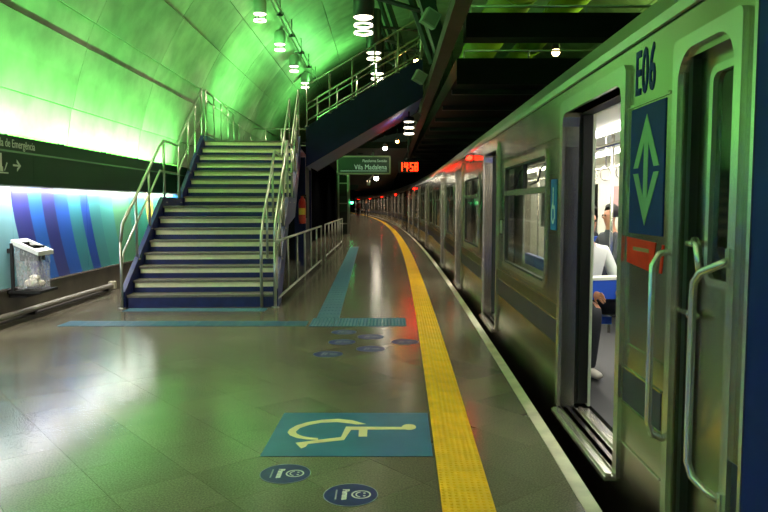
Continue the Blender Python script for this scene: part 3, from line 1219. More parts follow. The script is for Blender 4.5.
bm = NB(); box(bm, -4.2, 0.85, 24.5, 105, 3.28, 3.5); obj('platform_ceiling', bm, M_BEAMK, MZ)
guard_part(MZ, 'railing', (1.5, 13.4, MZ1), (7.6, 13.4, MZ1), 0.16, 6, ())
CBR = thing('beam_railing', 'thin steel rail on top of the black cross beam', 'railing', (0, 0, MZ1 - .11))
guard_part(CBR, 'rail', (1.2, 9.92, 0), (7.6, 9.92, 0), 0.13, 5, ())

for (x, z, r, lab) in ((2.5, 5.35, 0.40, 'fat yellow green air duct above the cross beam nearest the stairs'), (3.9, 5.6, 0.30, 'slimmer yellow green air duct above the train beyond the fat duct')):
    t = thing('air_duct', lab, 'duct')
    for k in range(9):
        bm = NB(); tube(bm, [(x, 10 + k * 3, z), (x, 12.95 + k * 3, z)], r, 16); obj('section', bm, M_PIPEG, t, True)
        bm = NB(); tube(bm, [(x, 12.93 + k * 3, z), (x, 13.0 + k * 3, z)], r + 0.03, 16); obj('flange', bm, M_PIPEG, t, True)
    for k in range(5):
        bm = NB(); box(bm, x - .015, x + .015, 11 + k * 5, 11.03 + k * 5, z + r - .01, 7.35)
        obj('hanger', bm, M_DARK, t)

# lamps in a row from the vault: lamp rail + cylinder downlights
LR = thing('lamp_rail', 'double steel conduit rail carrying the row of vault downlights', 'conduit')
for dx in (-0.04, 0.06):
    bm = NB(); tube(bm, [(-2.33 + dx, -15, 5.60), (-2.33 + dx, 25.5, 5.60)], 0.022, 8); obj('conduit', bm, M_RAIL, LR, True)
bm = NB()
for k in range(20):
    box(bm, -2.40, -2.24, -14 + k * 2.0, -13.97 + k * 2.0, 5.55, 5.62)
    box(bm, -2.33, -2.31, -14 + k * 2.0, -13.97 + k * 2.0, 5.62, 6.0)
obj('brackets', bm, M_DARK, LR)


def downlight(label, loc, r=0.14, body=M_LAMPG, h=0.42, rings=2, arm=None, group=None, topz=None):
    t = thing('downlight', label, 'lamp', loc, 0, group)
    bm = NB(); lathe(bm, [(0, h), (r * .9, h), (r, h - .03), (r, 0.10), (r * .96, 0.10), (r * .96, h - .05), (0, h - .05)], 20); obj('housing', bm, body, t, True)
    bm = NB(); lathe(bm, [(0, 0.115), (r * .95, 0.115), (r * .95, 0.10), (r * .8, 0.085), (0, 0.08)], 20); obj('diffuser', bm, M_LAMP, t, True)
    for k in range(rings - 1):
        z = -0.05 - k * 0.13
        bm = NB(); lathe(bm, [(r * .86, z), (r * .92, z), (r * .92, z + .03), (r * .86, z + .03), (r * .86, z)], 20); obj('ring', bm, M_LAMP, t, True)  # reflector ring, the lamplight on it put in as emission
    bm = NB()
    zl = -0.05 - (rings - 2) * 0.13
    for a in (0.5, 2.6, 4.7):
        box(bm, r * .88 * math.cos(a) - .006, r * .88 * math.cos(a) + .006, r * .88 * math.sin(a) - .006, r * .88 * math.sin(a) + .006, zl, 0.1)
    obj('ring_stay', bm, M_DARK, t)
    bm = NB()
    if arm:
        tube(bm, [(0, 0, h - .02), (0, 0, h + .12), (arm[0], arm[1], arm[2])], 0.018, 6)
    else:
        tube(bm, [(0, 0, h - .02), (0, 0, (topz or (loc[2] + h + .3)) - loc[2])], 0.018, 6)
    obj('stem', bm, body, t, True)
    return t


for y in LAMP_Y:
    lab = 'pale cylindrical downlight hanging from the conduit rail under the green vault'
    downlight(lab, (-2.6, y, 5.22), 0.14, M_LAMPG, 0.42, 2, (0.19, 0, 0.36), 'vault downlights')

PEND = [(-0.36, 12.5, 4.50, 'big dark ringed lamp on bracket in front of the upper flight'),
        (-0.24, 16.9, 4.82, 'dark ringed lamp on bracket directly above the upper flight'),
        (-0.18, 19.0, 4.72, 'dark ringed lamp behind the upper flight, higher of two'),
        (-0.12, 21.2, 4.60, 'dark ringed lamp behind the upper flight, lower of two')]
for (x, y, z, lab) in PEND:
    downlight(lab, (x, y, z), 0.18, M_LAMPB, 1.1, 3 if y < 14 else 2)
    spot('pendant_light', (x, y, z - 0.12), (0, 0, -1), 90, (1.0, 0.88, 0.68), 2.0)
    B = thing('lamp_bracket', 'dark steel bracket frame ' + ('holding the big ringed lamp in front of the upper flight' if y < 13 else 'of the ringed lamp directly above the upper flight' if y < 18 else 'of the higher ringed lamp behind the upper flight' if y < 20 else 'of the lower ringed lamp behind the upper flight'), 'bracket')
    bm = NB(); tube(bm, [(x + .18, y, z + .45), (0.86, y, z + .15)], 0.045, 6); obj('arm', bm, M_LAMPB, B)
    bm = NB(); tube(bm, [(x + .18, y, z + .70), (0.86, y, z + .62)], 0.035, 6); obj('arm', bm, M_LAMPB, B)
    bm = NB(); tube(bm, [(0.86, y + .1, 3.82), (-0.15, y + .3, 6.9)], 0.07, 6); obj('strut', bm, M_LAMPB, B)
    bm = NB(); tube(bm, [(0.90, y, 3.8), (0.86, y, z + .70)], 0.05, 6); obj('upright', bm, M_LAMPB, B)

# wedge shaped steel pier seen above the edge beam
bm = NB()
prism(bm, [(-0.05, 11.4, 6.5), (0.25, 11.4, 6.5), (1.04, 11.4, 3.805), (0.82, 11.4, 3.805)], (0, 0.3, 0))
tag(obj('steel_pier', bm, M_LAMPB), 'dark tapering steel pier standing on the rust brown edge beam', 'pier')

for (x, y, z, s, lab) in ((0.72, 11.1, 4.22, .12, 'pale square loudspeaker on edge beam next to the steel pier'),
                          (0.70, 14.0, 3.84, .11, 'pale square loudspeaker on edge beam near the top of the upper flight'),
                          (0.76, 17.4, 3.50, .11, 'pale square loudspeaker hung lowest and farthest along edge beam')):
    t = thing('loudspeaker', lab, 'loudspeaker', (x, y, z), 0)
    M = Matrix.Rotation(math.radians(28), 4, 'Y') @ Matrix.Rotation(math.radians(15), 4, 'Z')
    bm = NB(); box(bm, -s, s, -.09, .09, -s, s, M); obj('case', bm, mat('speaker_grey', '8b9286', 0.5), t)
    bm = NB(); box(bm, -s * .8, s * .8, -.096, -.09, -s * .8, s * .8, M); obj('grille', bm, mat('speaker_grille', '6d756a', 0.7), t)
    bm = NB(); tube(bm, [(0, 0.05, 0), (0.10, 0.05, 0.0 if z > 3.6 else 0.12)], 0.015, 6); obj('arm', bm, M_DARK, t)


def small_spot(label, loc, col, power, r=0.07, hang=0.3):
    t = thing('spotlight', label, 'lamp', loc)
    m = mat('spot_glow_' + col, col, 0.5, emit=power, ecol=col)
    bm = NB(); bmesh.ops.create_uvsphere(bm, u_segments=12, v_segments=8, radius=r); obj('bulb', bm, m, t, True)
    bm = NB(); lathe(bm, [(r * .5, r * .8), (r * 1.1, r * .5), (r * .9, r * 2.0), (0, r * 2.2)], 12); obj('shade', bm, M_DARK, t, True)
    bm = NB(); tube(bm, [(0, 0, r * 2.1), (0, 0, r * 2.1 + hang)] if hang else [(0, 0, r * 2.1), (0, 0, r * 2.4), (-.12, 0, r * 2.4)], 0.012, 6); obj('stem', bm, M_DARK, t, True)
    return t


small_spot('small warm orange spotlight glowing beside the loudspeakers', (0.68, 15.0, 4.35), 'ffb060', 120, 0.05)
small_spot('tiny orange lamp below the upper flight', (0.43, 23.0, 3.38), 'ff9a40', 80, 0.05)
small_spot('white lamp hanging just above the destination sign', (0.03, 22.5, 3.12), 'fff4e0', 50, 0.07)
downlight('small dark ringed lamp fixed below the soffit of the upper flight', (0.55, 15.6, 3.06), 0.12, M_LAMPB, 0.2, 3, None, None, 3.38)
spot('soffit_fill', (0.45, 15.6, 2.95), (-0.5, 0, 1), 10, (1, 0.9, 0.8), 2.4)  # added uplight without a fixture, brightens the soffit
small_spot('white lamp hanging behind the lower edge of the destination sign', (-0.35, 32.0, 2.52), 'fff4e0', 14, 0.10)
small_spot('yellow lamp above the mezzanine deck railing', (3.3, 13.7, 4.26), 'ffd890', 14, 0.08)
small_spot('green guide lamp glowing beside the dark kiosk', (-1.47, 32.0, 1.42), '40ff90', 18, 0.07, 0)

for y in FAR_Y:  # discs and rings for the added far platform lights
    x = -0.9 - (y - 27) ** 2 / 1319.0
    t = thing('added_far_lamp', 'added round lamp in the dark ceiling brightening the far platform', 'lamp', (x, y, 3.28), 0, 'added lamps over far platform')
    bm = NB(); lathe(bm, [(.11, 0.0), (.14, 0.0), (.14, -.03), (.125, -.03), (.11, 0)], 14); obj('ring', bm, M_DARK, t, True)
    bm = NB(); lathe(bm, [(0, -.004), (.105, -.004), (.105, -.001), (0, -.001)], 14); obj('diffuser', bm, M_LAMP, t, True)

# destination sign --------------------------------------------------------------------------
DS = thing('destination_sign', 'green framed hanging sign reading Vila Madalena', 'sign', (-1.6, 24.3, 2.40))
bm = NB(); box(bm, 0, 1.80, 0, 0.12, 0, 0.58); obj('panel', bm, M_SIGN, DS)
bm = NB()
for (a, b, c, d) in ((-.03, 1.83, -.03, .02), (-.03, 1.83, .56, .61), (-.03, .02, -.03, .61), (1.78, 1.83, -.03, .61)):
    box(bm, a, b, -0.02, 0.14, c, d)
obj('frame', bm, mat('sign_frame', '7f8f74', 0.4, metal=0.3), DS)
M_SGLOW = mat('sign_letters_lit', '8fb39a', 0.5, emit=0.5, ecol='8fb39a')
text_obj('lettering', 'Vila Madalena', 0.24, M_SGLOW, (1.70, -0.002, 0.14), (PI / 2, 0, 0), DS, 'RIGHT', 0.002, 0.85)
text_obj('lettering', 'Plataforma Sentido', 0.13, M_SGLOW, (1.70, -0.002, 0.39), (PI / 2, 0, 0), DS, 'RIGHT', 0.002, 0.85)
bm = NB(); box(bm, 0.1, 1.7, -0.003, 0, 0.08, 0.095); obj('line', bm, M_SGLOW, DS)
for x in (0.2, 1.6):
    bm = NB(); tube(bm, [(x, .06, .6), (x, .06, 1.0)], 0.015, 6); obj('hanger', bm, M_DARK, DS, True)

# clock -------------------------------------------------------------------------------------
CK = thing('digital_clock', 'black hanging digital clock with red figures 14:58', 'clock', (0.46, 22.2, 2.34))
bm = NB(); box(bm, 0, 0.62, 0, 0.12, 0, 0.36); obj('case', bm, M_BLACK, CK)
SEG = {'1': 'bc', '4': 'bcfg', '5': 'acdfg', '8': 'abcdefg'}
bm = NB()
def seg7(bm, ch, x, z, w, h, t):
    R = {'a': (x, x + w, z + h - t, z + h), 'd': (x, x + w, z, z + t), 'g': (x, x + w, z + h / 2 - t / 2, z + h / 2 + t / 2),
         'b': (x + w - t, x + w, z + h / 2, z + h), 'c': (x + w - t, x + w, z, z + h / 2),
         'f': (x, x + t, z + h / 2, z + h), 'e': (x, x + t, z, z + h / 2)}
    for s in SEG[ch]:
        a, b, c, d = R[s]
        box(bm, a, b, -0.006, 0, c, d)


for ch, x in zip('1458', (0.00, 0.16, 0.34, 0.48)):
    seg7(bm, ch, 0.02 + x, 0.05, 0.105, 0.26, 0.032)
for z in (0.13, 0.22):
    box(bm, 0.30, 0.325, -0.006, 0, z, z + 0.028)
obj('figures', bm, M_LED, CK)
bm = NB(); tube(bm, [(.31, .06, .36), (.31, .06, 1.75)], 0.03, 8); obj('hanger', bm, M_DARK, CK, True)
bm = NB(); tube(bm, [(.22, .06, .36), (.25, .06, .44), (.37, .06, .44), (.40, .06, .36)], 0.014, 6); obj('bow', bm, M_DARK, CK, True)

# dark kiosk / pillars down the platform --------------------------------------------------------
KS = thing('kiosk', 'dark kiosk with pale steel corner posts far down the platform', 'kiosk', (-2.05, 31.4, 0))
bm = NB(); box(bm, 0.03, 0.42, 0.03, 1.2, 0, 2.6); obj('body', bm, mat('kiosk_green', '0d1f16', 0.4), KS)
for (x, y) in ((0, 0), (0.42, 0), (0.42, 1.2)):
    bm = NB(); box(bm, x - .02, x + .05, y - .02, y + .05, 0, 2.7); obj('corner_post', bm, M_RAIL, KS)
bm = NB(); box(bm, 0.08, 0.36, 0.015, 0.03, 1.0, 1.7); obj('screen', bm, mat('kiosk_panel', '2a4434', 0.3), KS)
for k in range(3):
    bm = NB(); box(bm, 0.02, 0.44, -0.01, 0.03, 0.45 + k * .9, 0.50 + k * .9); obj('crossbar', bm, M_RAIL, KS)
for i, y in enumerate((40.0, 52.0, 64.0)):
    bm = NB(); box(bm, -0.2, 0.2, -0.2, 0.2, 0, 3.3)
    o = obj('column', bm, mat('column_dark', '22282a', 0.5), None); o.location = (off_x(-2.6, y), y, 0)
    tag(o, 'dark square platform column standing beyond the kiosk', 'column', 'far platform columns')
bm = NB(); box(bm, 0, 0.75, 0, 0.1, 0, 0.32)
o = obj('hanging_sign', bm, M_SIGN); o.location = (off_x(-2.3, 45), 45, 2.25)
tag(o, 'small plain green sign far away past the destination sign', 'sign')
# camera on a bent arm under the sign
t = thing('security_camera', 'pale security camera on a bent arm hanging below the destination sign', 'camera', (-0.45, 26.0, 2.15))
bm = NB(); tube(bm, [(0.05, 0, 1.1), (0.05, 0, 0.25), (-0.12, 0, 0.08)], 0.025, 8); obj('arm', bm, M_INT, t, True)
bm = NB(); box(bm, -.18, -.06, -.2, .1, -.06, .06, Matrix.Rotation(.3, 4, 'X')); obj('case', bm, M_INT, t)
bm = NB(); tube(bm, [(-.12, -.2, .05), (-.12, -.23, .04)], 0.04, 10); obj('lens', bm, M_BLACK, t, True)

# ------------------------------------------------------------------ the train
WT = 0.20      # wall thickness


def wall_grid(bm, y0, y1, z0, z1, holes, xa, xb):
    """wall slab between x = xa..xb with rectangular holes (y0,y1,z0,z1)"""
    ys = sorted(set([y0, y1] + [h for q in holes for h in q[:2]]))
    zs = sorted(set([z0, z1] + [h for q in holes for h in q[2:]]))

    def solid(i, j):
        if i < 0 or j < 0 or i >= len(ys) - 1 or j >= len(zs) - 1:
            return False
        cy, cz = (ys[i] + ys[i + 1]) / 2, (zs[j] + zs[j + 1]) / 2
        return not any(q[0] < cy < q[1] and q[2] < cz < q[3] for q in holes)
    for i in range(len(ys) - 1):
        for j in range(len(zs) - 1):
            if not solid(i, j):
                continue
            a, b, c, d = ys[i], ys[i + 1], zs[j], zs[j + 1]
            for x in (xa, xb):
                bm.faces.new([bm.verts.new(p) for p in ((x, a, c), (x, b, c), (x, b, d), (x, a, d))])
            if not solid(i - 1, j):
                bm.faces.new([bm.verts.new(p) for p in ((xa, a, c), (xb, a, c), (xb, a, d), (xa, a, d))])
            if not solid(i + 1, j):
                bm.faces.new([bm.verts.new(p) for p in ((xa, b, c), (xb, b, c), (xb, b, d), (xa, b, d))])
            if not solid(i, j - 1):
                bm.faces.new([bm.verts.new(p) for p in ((xa, a, c), (xb, a, c), (xb, b, c), (xa, b, c))])
            if not solid(i, j + 1):
                bm.faces.new([bm.verts.new(p) for p in ((xa, a, d), (xb, a, d), (xb, b, d), (xa, b, d))])


def frame_path(y0, y1, z0, z1, r, x, n=5, top_only=False):
    pts = []
    cs = [(y1 - r, z1 - r, 0), (y0 + r, z1 - r, PI / 2), (y0 + r, z0 + r, PI), (y1 - r, z0 + r, 1.5 * PI)]
    for cy, cz, a0 in cs:
        for k in range(n + 1):
            a = a0 + PI / 2 * k / n
            pts.append((x, cy + r * math.cos(a), cz + r * math.sin(a)))
    return pts


def ring_plate(bm, y0, y1, z0, z1, r, w, xa, xb, rin=None):
    """flat rounded frame of width w between xa (outside) and xb"""
    po = frame_path(y0, y1, z0, z1, r, xa)
    pi = frame_path(y0 + w, y1 - w, z0 + w, z1 - w, max(0.01, (rin if rin is not None else r - w)), xa)
    n = len(po)
    A = [bm.verts.new(p) for p in po]
    B = [bm.verts.new(p) for p in pi]
    C = [bm.verts.new((xb, p[1], p[2])) for p in po]
    D = [bm.verts.new((xb, p[1], p[2])) for p in pi]
    for k in range(n):
        q = (k + 1) % n
        bm.faces.new([A[k], A[q], B[q], B[k]])
        bm.faces.new([A[k], A[q], C[q], C[k]])
        bm.faces.new([B[k], B[q], D[q], D[k]])
        bm.faces.new([C[k], C[q], D[q], D[k]])


WZ0, WZ1 = 0.76, 1.72
DZ1 = 1.93
CARW = 2.75
ROOF_Z = 2.14


def door_parts(c, y0, y1):
    # bright outer frame, reveal, dark pocket, sill
    bm = NB()
    fw = 0.06
    pts = [(y0 - fw, 0.0), (y0 - fw, DZ1 + 0.05), (y0 - fw + .03, DZ1 + .08), (y1 + fw - .03, DZ1 + .08), (y1 + fw, DZ1 + 0.05), (y1 + fw, 0.0),
           (y1, 0.0), (y1, DZ1 - 0.08), (y1 - .02, DZ1 - .02), (y1 - 0.08, DZ1), (y0 + 0.08, DZ1), (y0 + .02, DZ1 - .02), (y0, DZ1 - 0.08), (y0, 0.0)]
    n = len(pts)
    A = [bm.verts.new((-0.022, a, b)) for a, b in pts]
    B = [bm.verts.new((0.09, a, b)) for a, b in pts]
    for k in range(n):
        bm.faces.new([A[k], A[(k + 1) % n], B[(k + 1) % n], B[k]])
    for k in range(n // 2 - 1):
        bm.faces.new([A[k], A[k + 1], A[n - 2 - k], A[n - 1 - k]])
    f = obj('door_frame', bm, M_STEELB, c)
    bm = NB()
    box(bm, 0.0905, 0.1795, y1, y1 + 0.04, 0.02, DZ1)
    box(bm, 0.0905, 0.1795, y0 - 0.04, y0, 0.02, DZ1)
    box(bm, 0.0905, 0.1795, y0, y1, DZ1, DZ1 + 0.04)
    obj('rubber_seal', bm, M_BLACK, f)
    # door leaf edges standing open in the pockets
    for (a, b) in ((y1 - 0.012, y1 + 0.035), (y0 - 0.035, y0 + 0.012)):
        bm = NB(); box(bm, 0.115, 0.155, a, b, 0.03, DZ1 - 0.02)
        obj('door_leaf', bm, M_BLACK, c)
    bm = NB()
    box(bm, -0.06, 0.19, y0, y1, -0.035, -0.012)
    s = obj('door_sill', bm, M_STEELB, c)
    bm = NB()
    for k in range(4):
        x = -0.05 + k * 0.055
        box(bm, x, x + 0.03, y0 + 0.01, y1 - 0.01, -0.012, 0.0)
    obj('sill_rib', bm, M_STEELB, s)


def window_parts(c, y0, y1):
    bm = NB()
    ring_plate(bm, y0 - .035, y1 + .035, WZ0 - .035, WZ1 + .035, 0.09, 0.05, -0.012, 0.03, 0.06)
    w = obj('window_frame', bm, M_STEELB, c)
    bm = NB()
    ring_plate(bm, y0 + .0, y1 - .0, WZ0 + .0, WZ1 - .0, 0.06, 0.03, -0.004, 0.034, 0.04)
    zt = WZ1 - 0.27
    box(bm, -0.004, 0.034, (y0 + y1) / 2 - 0.02, (y0 + y1) / 2 + 0.02, zt + .03, WZ1 - .02)
    obj('seal', bm, M_BLACK, w)
    bm = NB()
    box(bm, -0.008, 0.036, y0 + .02, y1 - .02, zt - .02, zt + .03)
    obj('transom', bm, M_STEELB, w)
    for (a, b, d, e) in ((y0 + .02, y1 - .02, WZ0 + .02, zt - .01), (y0 + .02, (y0 + y1) / 2 - .01, zt + .02, WZ1 - .02), ((y0 + y1) / 2 + .01, y1 - .02, zt + .02, WZ1 - .02)):
        bm = NB(); box(bm, 0.012, 0.018, a, b, d, e)
        obj('pane', bm, M_GLASS, w)
    for k in (0, 1):                               # hopper stays
        a = y0 + (y1 - y0) * (0.10 + 0.5 * k)
        b = a + (y1 - y0) * 0.30
        bm = NB(); tube(bm, [(0.026, b, zt + .06), (0.026, a + (b - a) * .45, zt + .08), (0.026, a + (b - a) * .3, zt + .17), (0.026, a, zt + .20)], 0.009, 5)
        obj('hopper_stay', bm, M_BLACK, w)


def car_common(c, L0, L1, doors, windows, lamp_y, detail=True):
    holes = [(a, b, 0.0, DZ1) for a, b in doors] + [(a, b, WZ0, WZ1) for a, b in windows]
    if detail:
        holes += [(2.30, 2.74, 0.0, 1.90)]
    outer = NB()
    wall_grid(outer, L0, L1, -0.30, 2.08, holes, 0.0, 0.088)
    obj('side_wall', outer, M_STEEL, c)
    inner = NB()
    ih = [h for h in holes if not (detail and h[0] == 2.30)]
    wall_grid(inner, L0 + (0.9 if detail else 0.05), L1 - 0.05, 0.0, 2.08, ih, 0.182, WT)
    obj('inner_lining', inner, M_INT, c)
    # roof: gutter edge then curved shell
    prof = [(0.0, 2.085), (-0.012, 2.09), (-0.012, 2.135), (0.02, 2.15), (0.12, 2.30), (0.4, 2.50), (0.9, 2.60), (CARW / 2, 2.62)]
    prof = prof + [(CARW - x, z) for x, z in prof[-2::-1]]
    inn = [(CARW - 0.03, 2.10), (0.03, 2.10)]
    bm = NB()
    prism(bm, [(x, L0, z) for x, z in prof + inn], (0, L1 - L0, 0))
    obj('roof', bm, M_ROOF, c)
    bm = NB(); box(bm, -0.004, 0.02, L0, L1, 2.080, 2.0845); obj('gutter_groove', bm, M_BLACK, c)
    # far wall, floor, ceiling
    bm = NB()
    wall_grid(bm, L0, L1, -0.30, 2.10, [(a, b, WZ0, WZ1) for a, b in windows], CARW - 0.10, CARW)
    obj('side_wall', bm, M_INT, c)
    bm = NB(); box(bm, 0.21, CARW - 0.11, L0 + .06, L1 - .06, -0.12, -0.002); obj('cabin_floor', bm, M_INTF, c)
    bm = NB(); box(bm, 0.21, CARW - 0.11, L0 + .06, L1 - .06, 2.06, 2.095); obj('cabin_ceiling', bm, M_INT, c)
    bm = NB()
    box(bm, 0.85, 1.0, L0 + 1.4, L1 - .4, 2.035, 2.058)
    box(bm, CARW - 1.0, CARW - .85, L0 + 1.4, L1 - .4, 2.035, 2.058)
    obj('cabin_light', bm, M_INTL, c)
    for a in ([L1 - 0.05] if detail else [L0, L1 - 0.05]):
        bm = NB()
        box(bm, 0.0, CARW, a, a + 0.05, -0.3, 2.10)
        obj('end_wall', bm, M_STEELB, c)
    bm = NB(); box(bm, 0.08, CARW - .1, L0 + .3, L1 - .3, -1.0, -0.31); obj('underframe', bm, M_BLACK, c)
    # blue stripe and painted brown reflection between doors
    segs = []
    prev = L0 if not detail else 2.86
    for a, b in doors + [(L1, L1)]:
        segs.append((prev, a - 0.065 if a < L1 else L1))
        prev = b + 0.065
    for a, b in segs:
        if b - a < 0.2:
            continue
        bm = NB(); box(bm, -0.003, 0.0, a + .01, b - .01, 0.40, 0.56); obj('blue_stripe', bm, M_STRIPE, c)
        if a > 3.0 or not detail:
            bm = NB(); box(bm, -0.003, 0.0, a + .01, b - .01, 0.565, 0.66); obj('brown_reflection', bm, M_BROWNREFL, c)  # orange-brown reflection on the steel, painted as a strip
        for z in (0.385, 0.562, 0.68, 1.80):
            bm = NB(); box(bm, -0.007, 0.0, a + .01, b - .01, z, z + 0.008); obj('rib', bm, M_STEEL, c)
    for a, b in doors:
        door_parts(c, a, b)
    for a, b in windows:
        window_parts(c, a, b)
    bm = NB()
    for dy in (-.09, .09):
        lathe(bm, [(0, -.02), (.04, -.02), (.04, .02), (0, .02)], 12, (-0.03, lamp_y + dy, 2.0))
    obj('indicator_lamp', bm, M_RED, c, True)
    bm = NB(); box(bm, -0.012, 0.0, lamp_y - .18, lamp_y + .18, 1.94, 2.06); obj('lamp_plate', bm, M_DARK, c)


def rail_tube(c, pts, r=0.014, m=M_STEELB, name='grab_rail'):
    bm = NB(); tube(bm, pts, r, 10)
    return obj(name, bm, m, c, True)


CAR_X0, CAR_M = 1.12, 0.0129
C1 = thing('train_car', 'leading steel train car numbered E06 with open doors and cab door', 'train car', (CAR_X0, 0, 0), -math.atan(CAR_M), 'cars of the standing metro train')
D1 = [(3.42, 4.60), (7.50, 8.58), (11.35, 12.40), (15.10, 16.15)]
W1 = [(5.12, 7.02), (9.12, 10.92), (12.95, 14.55), (16.75, 18.35)]
car_common(C1, 2.20, 19.3, D1, W1, 10.0)
# cab side: door, its frame, handrails
bm = NB()
ring_plate(bm, 2.25, 2.80, -0.02, 1.98, 0.03, 0.05, -0.02, 0.085, 0.12)
cf = obj('cab_door_frame', bm, M_STEELB, C1)
bm = NB(); box(bm, 0.086, 0.11, 2.29, 2.76, 0.0, 1.93); box(bm, 0.02, 0.086, 2.705, 2.752, 0.02, 1.92)
obj('rubber_seal', bm, M_BLACK, cf)
bm = NB()
wall_grid(bm, 2.30, 2.70, 0.0, 1.90, [(2.335, 2.60, 1.06, 1.84)], 0.05, 0.085)
cd = obj('cab_door', bm, M_STEEL, C1)
bm = NB(); ring_plate(bm, 2.325, 2.61, 1.05, 1.85, 0.05, 0.028, 0.042, 0.08, 0.035); obj('window_frame', bm, M_STEELB, cd)
bm = NB(); box(bm, 0.06, 0.066, 2.34, 2.60, 1.06, 1.84); obj('pane', bm, M_GLASSD, cd)
bm = NB(); box(bm, 0.35, 0.37, 2.2, 3.2, 0.0, 2.0); obj('cab_bulkhead', bm, M_DARK, C1)
bm = NB()
tube(bm, [(0.045, 2.68, 1.20), (0.01, 2.68, 1.20), (0.01, 2.62, 1.20)], 0.012, 8)
tube(bm, [(0.01, 2.62, 1.215), (0.0, 2.57, 1.19), (0.0, 2.54, 1.10)], 0.016, 8)
obj('door_handle', bm, M_STEELB, cd, True)
bm = NB(); tube(bm, [(0.02, 2.73, 0.93), (0.02, 2.60, 0.93)], 0.012, 8); tube(bm, [(0.02, 2.66, 0.93), (0.02, 2.64, 0.93)], 0.022, 8); obj('door_lock', bm, M_STEELB, cd, True)
gr = rail_tube(C1, [(0.0, 2.80, 1.165), (-0.05, 2.805, 1.15), (-0.075, 2.81, 1.10), (-0.075, 2.81, 0.46), (-0.06, 2.81, 0.41), (0.0, 2.80, 0.385)])
for z in (1.14, .355):
    bm = NB(); box(bm, -0.01, 0.0, 2.785, 2.825, z, z + .06); obj('rail_foot', bm, M_STEELB, gr)
gr = rail_tube(C1, [(-0.02, 2.275, 1.17), (-0.045, 2.28, 1.155), (-0.06, 2.31, 1.14), (-0.075, 2.365, 1.12), (-0.085, 2.395, 1.08), (-0.085, 2.40, 1.02), (-0.085, 2.40, 0.45), (-0.075, 2.385, 0.40), (-0.05, 2.33, 0.37), (-0.02, 2.285, 0.355)], 0.014)
for z in (1.14, .32):
    bm = NB(); box(bm, -0.032, -0.02, 2.262, 2.288, z, z + .065); obj('rail_foot', bm, M_STEELB, gr)
bm = NB(); box(bm, -0.003, 0.0, 2.205, 2.30, 0.30, 0.50); obj('blue_stripe', bm, M_STRIPE, C1)
# number, logo, red notice
text_obj('car_number', 'E06', 0.285, M_TBLUE, (-0.0015, 3.285, 1.845), (PI / 2, 0, -PI / 2), C1, 'LEFT', 0.002, 0.54, 0.002, 1.12)
bm = NB(); box(bm, -0.004, 0.0, 2.905, 3.315, 1.215, 1.785); lg = obj('logo_square', bm, M_TBLUE, C1)
bm = NB()


def lyz(pts):
    # unit logo coordinates (-1..1) -> car side; +a runs towards the near end of the car
    prism(bm, [(-0.004, 3.11 - a * 0.17, 1.50 + b * 0.245) for a, b in pts], (-0.0025, 0, 0))


lyz([(0, 1), (-.92, .05), (-.56, .05), (-.15, .50), (-.15, 0), (0, 0)])
lyz([(0, 1), (.92, .05), (.56, .05), (.15, .50), (.15, 0), (0, 0)])
lyz([(0, -1), (-.92, -.05), (-.56, -.05), (-.15, -.50), (-.15, 0), (0, 0)])
lyz([(0, -1), (.92, -.05), (.56, -.05), (.15, -.50), (.15, 0), (0, 0)])
obj('logo_arrows', bm, mat('logo_green', '7f9a78', 0.4, metal=0.4), lg)
bm = NB(); prism(bm, [(-0.003, 3.335, 1.075), (-0.003, 3.345, 1.195), (-0.003, 2.975, 1.185), (-0.003, 3.02, 1.055)], (0.003, 0, 0)); rs = obj('red_notice', bm, M_REDST, C1)
bm = NB(); box(bm, -0.0045, -0.003, 3.05, 3.25, 1.137, 1.153); obj('notice_print', bm, mat('notice_print', '8f6a48', 0.5), rs)
bm = NB(); prism(bm, [(-0.003, 2.93, 1.06), (-0.003, 2.905, 1.18), (-0.003, 2.885, 1.18), (-0.003, 2.905, 1.06)], (0.003, 0, 0)); obj('red_flash', bm, M_REDST, C1)
for z in (1.795, 0.19):
    bm = NB(); box(bm, -0.006, 0.0, 2.86, 3.36, z, z + .008); obj('rib', bm, M_STEELB, C1)
# wheelchair sticker beside the first window
bm = NB(); box(bm, -0.004, 0.0, 4.80, 4.97, 1.17, 1.52); ws = obj('accessibility_sticker', bm, mat('sticker_blue', '2a6ab4', 0.5, spec=0.2), C1)
bm = NB()
def wyz(pts):
    prism(bm, [(-0.004, 4.885 - a * 0.055, 1.33 + b * 0.10) for a, b in pts], (-0.002, 0, 0))


wyz([(-.35, 1.35), (0.0, 1.35), (0.0, 1.05), (-.35, 1.05)])
wyz([(-.35, 1.0), (-.05, 1.0), (0.0, .1), (.65, .1), (.95, -.8), (.65, -.8), (.4, -.15), (-.35, -.15)])
ring = [(.9 * math.cos(a) - .1, .75 * math.sin(a) - .45) for a in [PI * .62 + i * PI * 1.2 / 12 for i in range(13)]]
ring += [(.65 * math.cos(a) - .1, .55 * math.sin(a) - .45) for a in [PI * 1.82 - i * PI * 1.2 / 12 for i in range(13)]]
wyz(ring)
obj('wheelchair_symbol', bm, M_WHITE, ws)
bm = NB(); box(bm, -0.004, 0.0, 7.20, 7.29, 1.05, 1.18); obj('small_notice', bm, mat('notice_grey', 'a0a596', 0.5), C1)
# dark blue front end
bm = NB()
prof = [(0.0, 2.195), (0.0, 1.75), (0.06, 1.35), (0.30, 1.15), (CARW - 0.3, 1.15), (CARW, 1.75), (CARW, 2.195)]
prism(bm, [(x, y, -0.45) for x, y in prof], (0, 0, 2.56))
obj('front_end', bm, M_TBLUE, C1)
bm = NB(); box(bm, -0.006, 0.0, 2.185, 2.205, -0.3, 2.08); obj('corner_trim', bm, M_STEELB, C1)

# interior of the first car
def pole(c, x, y, z0=0.0, z1=2.06):
    rail_tube(c, [(x, y, z0), (x, y, z1)], 0.016, M_STEELB, 'grab_pole')


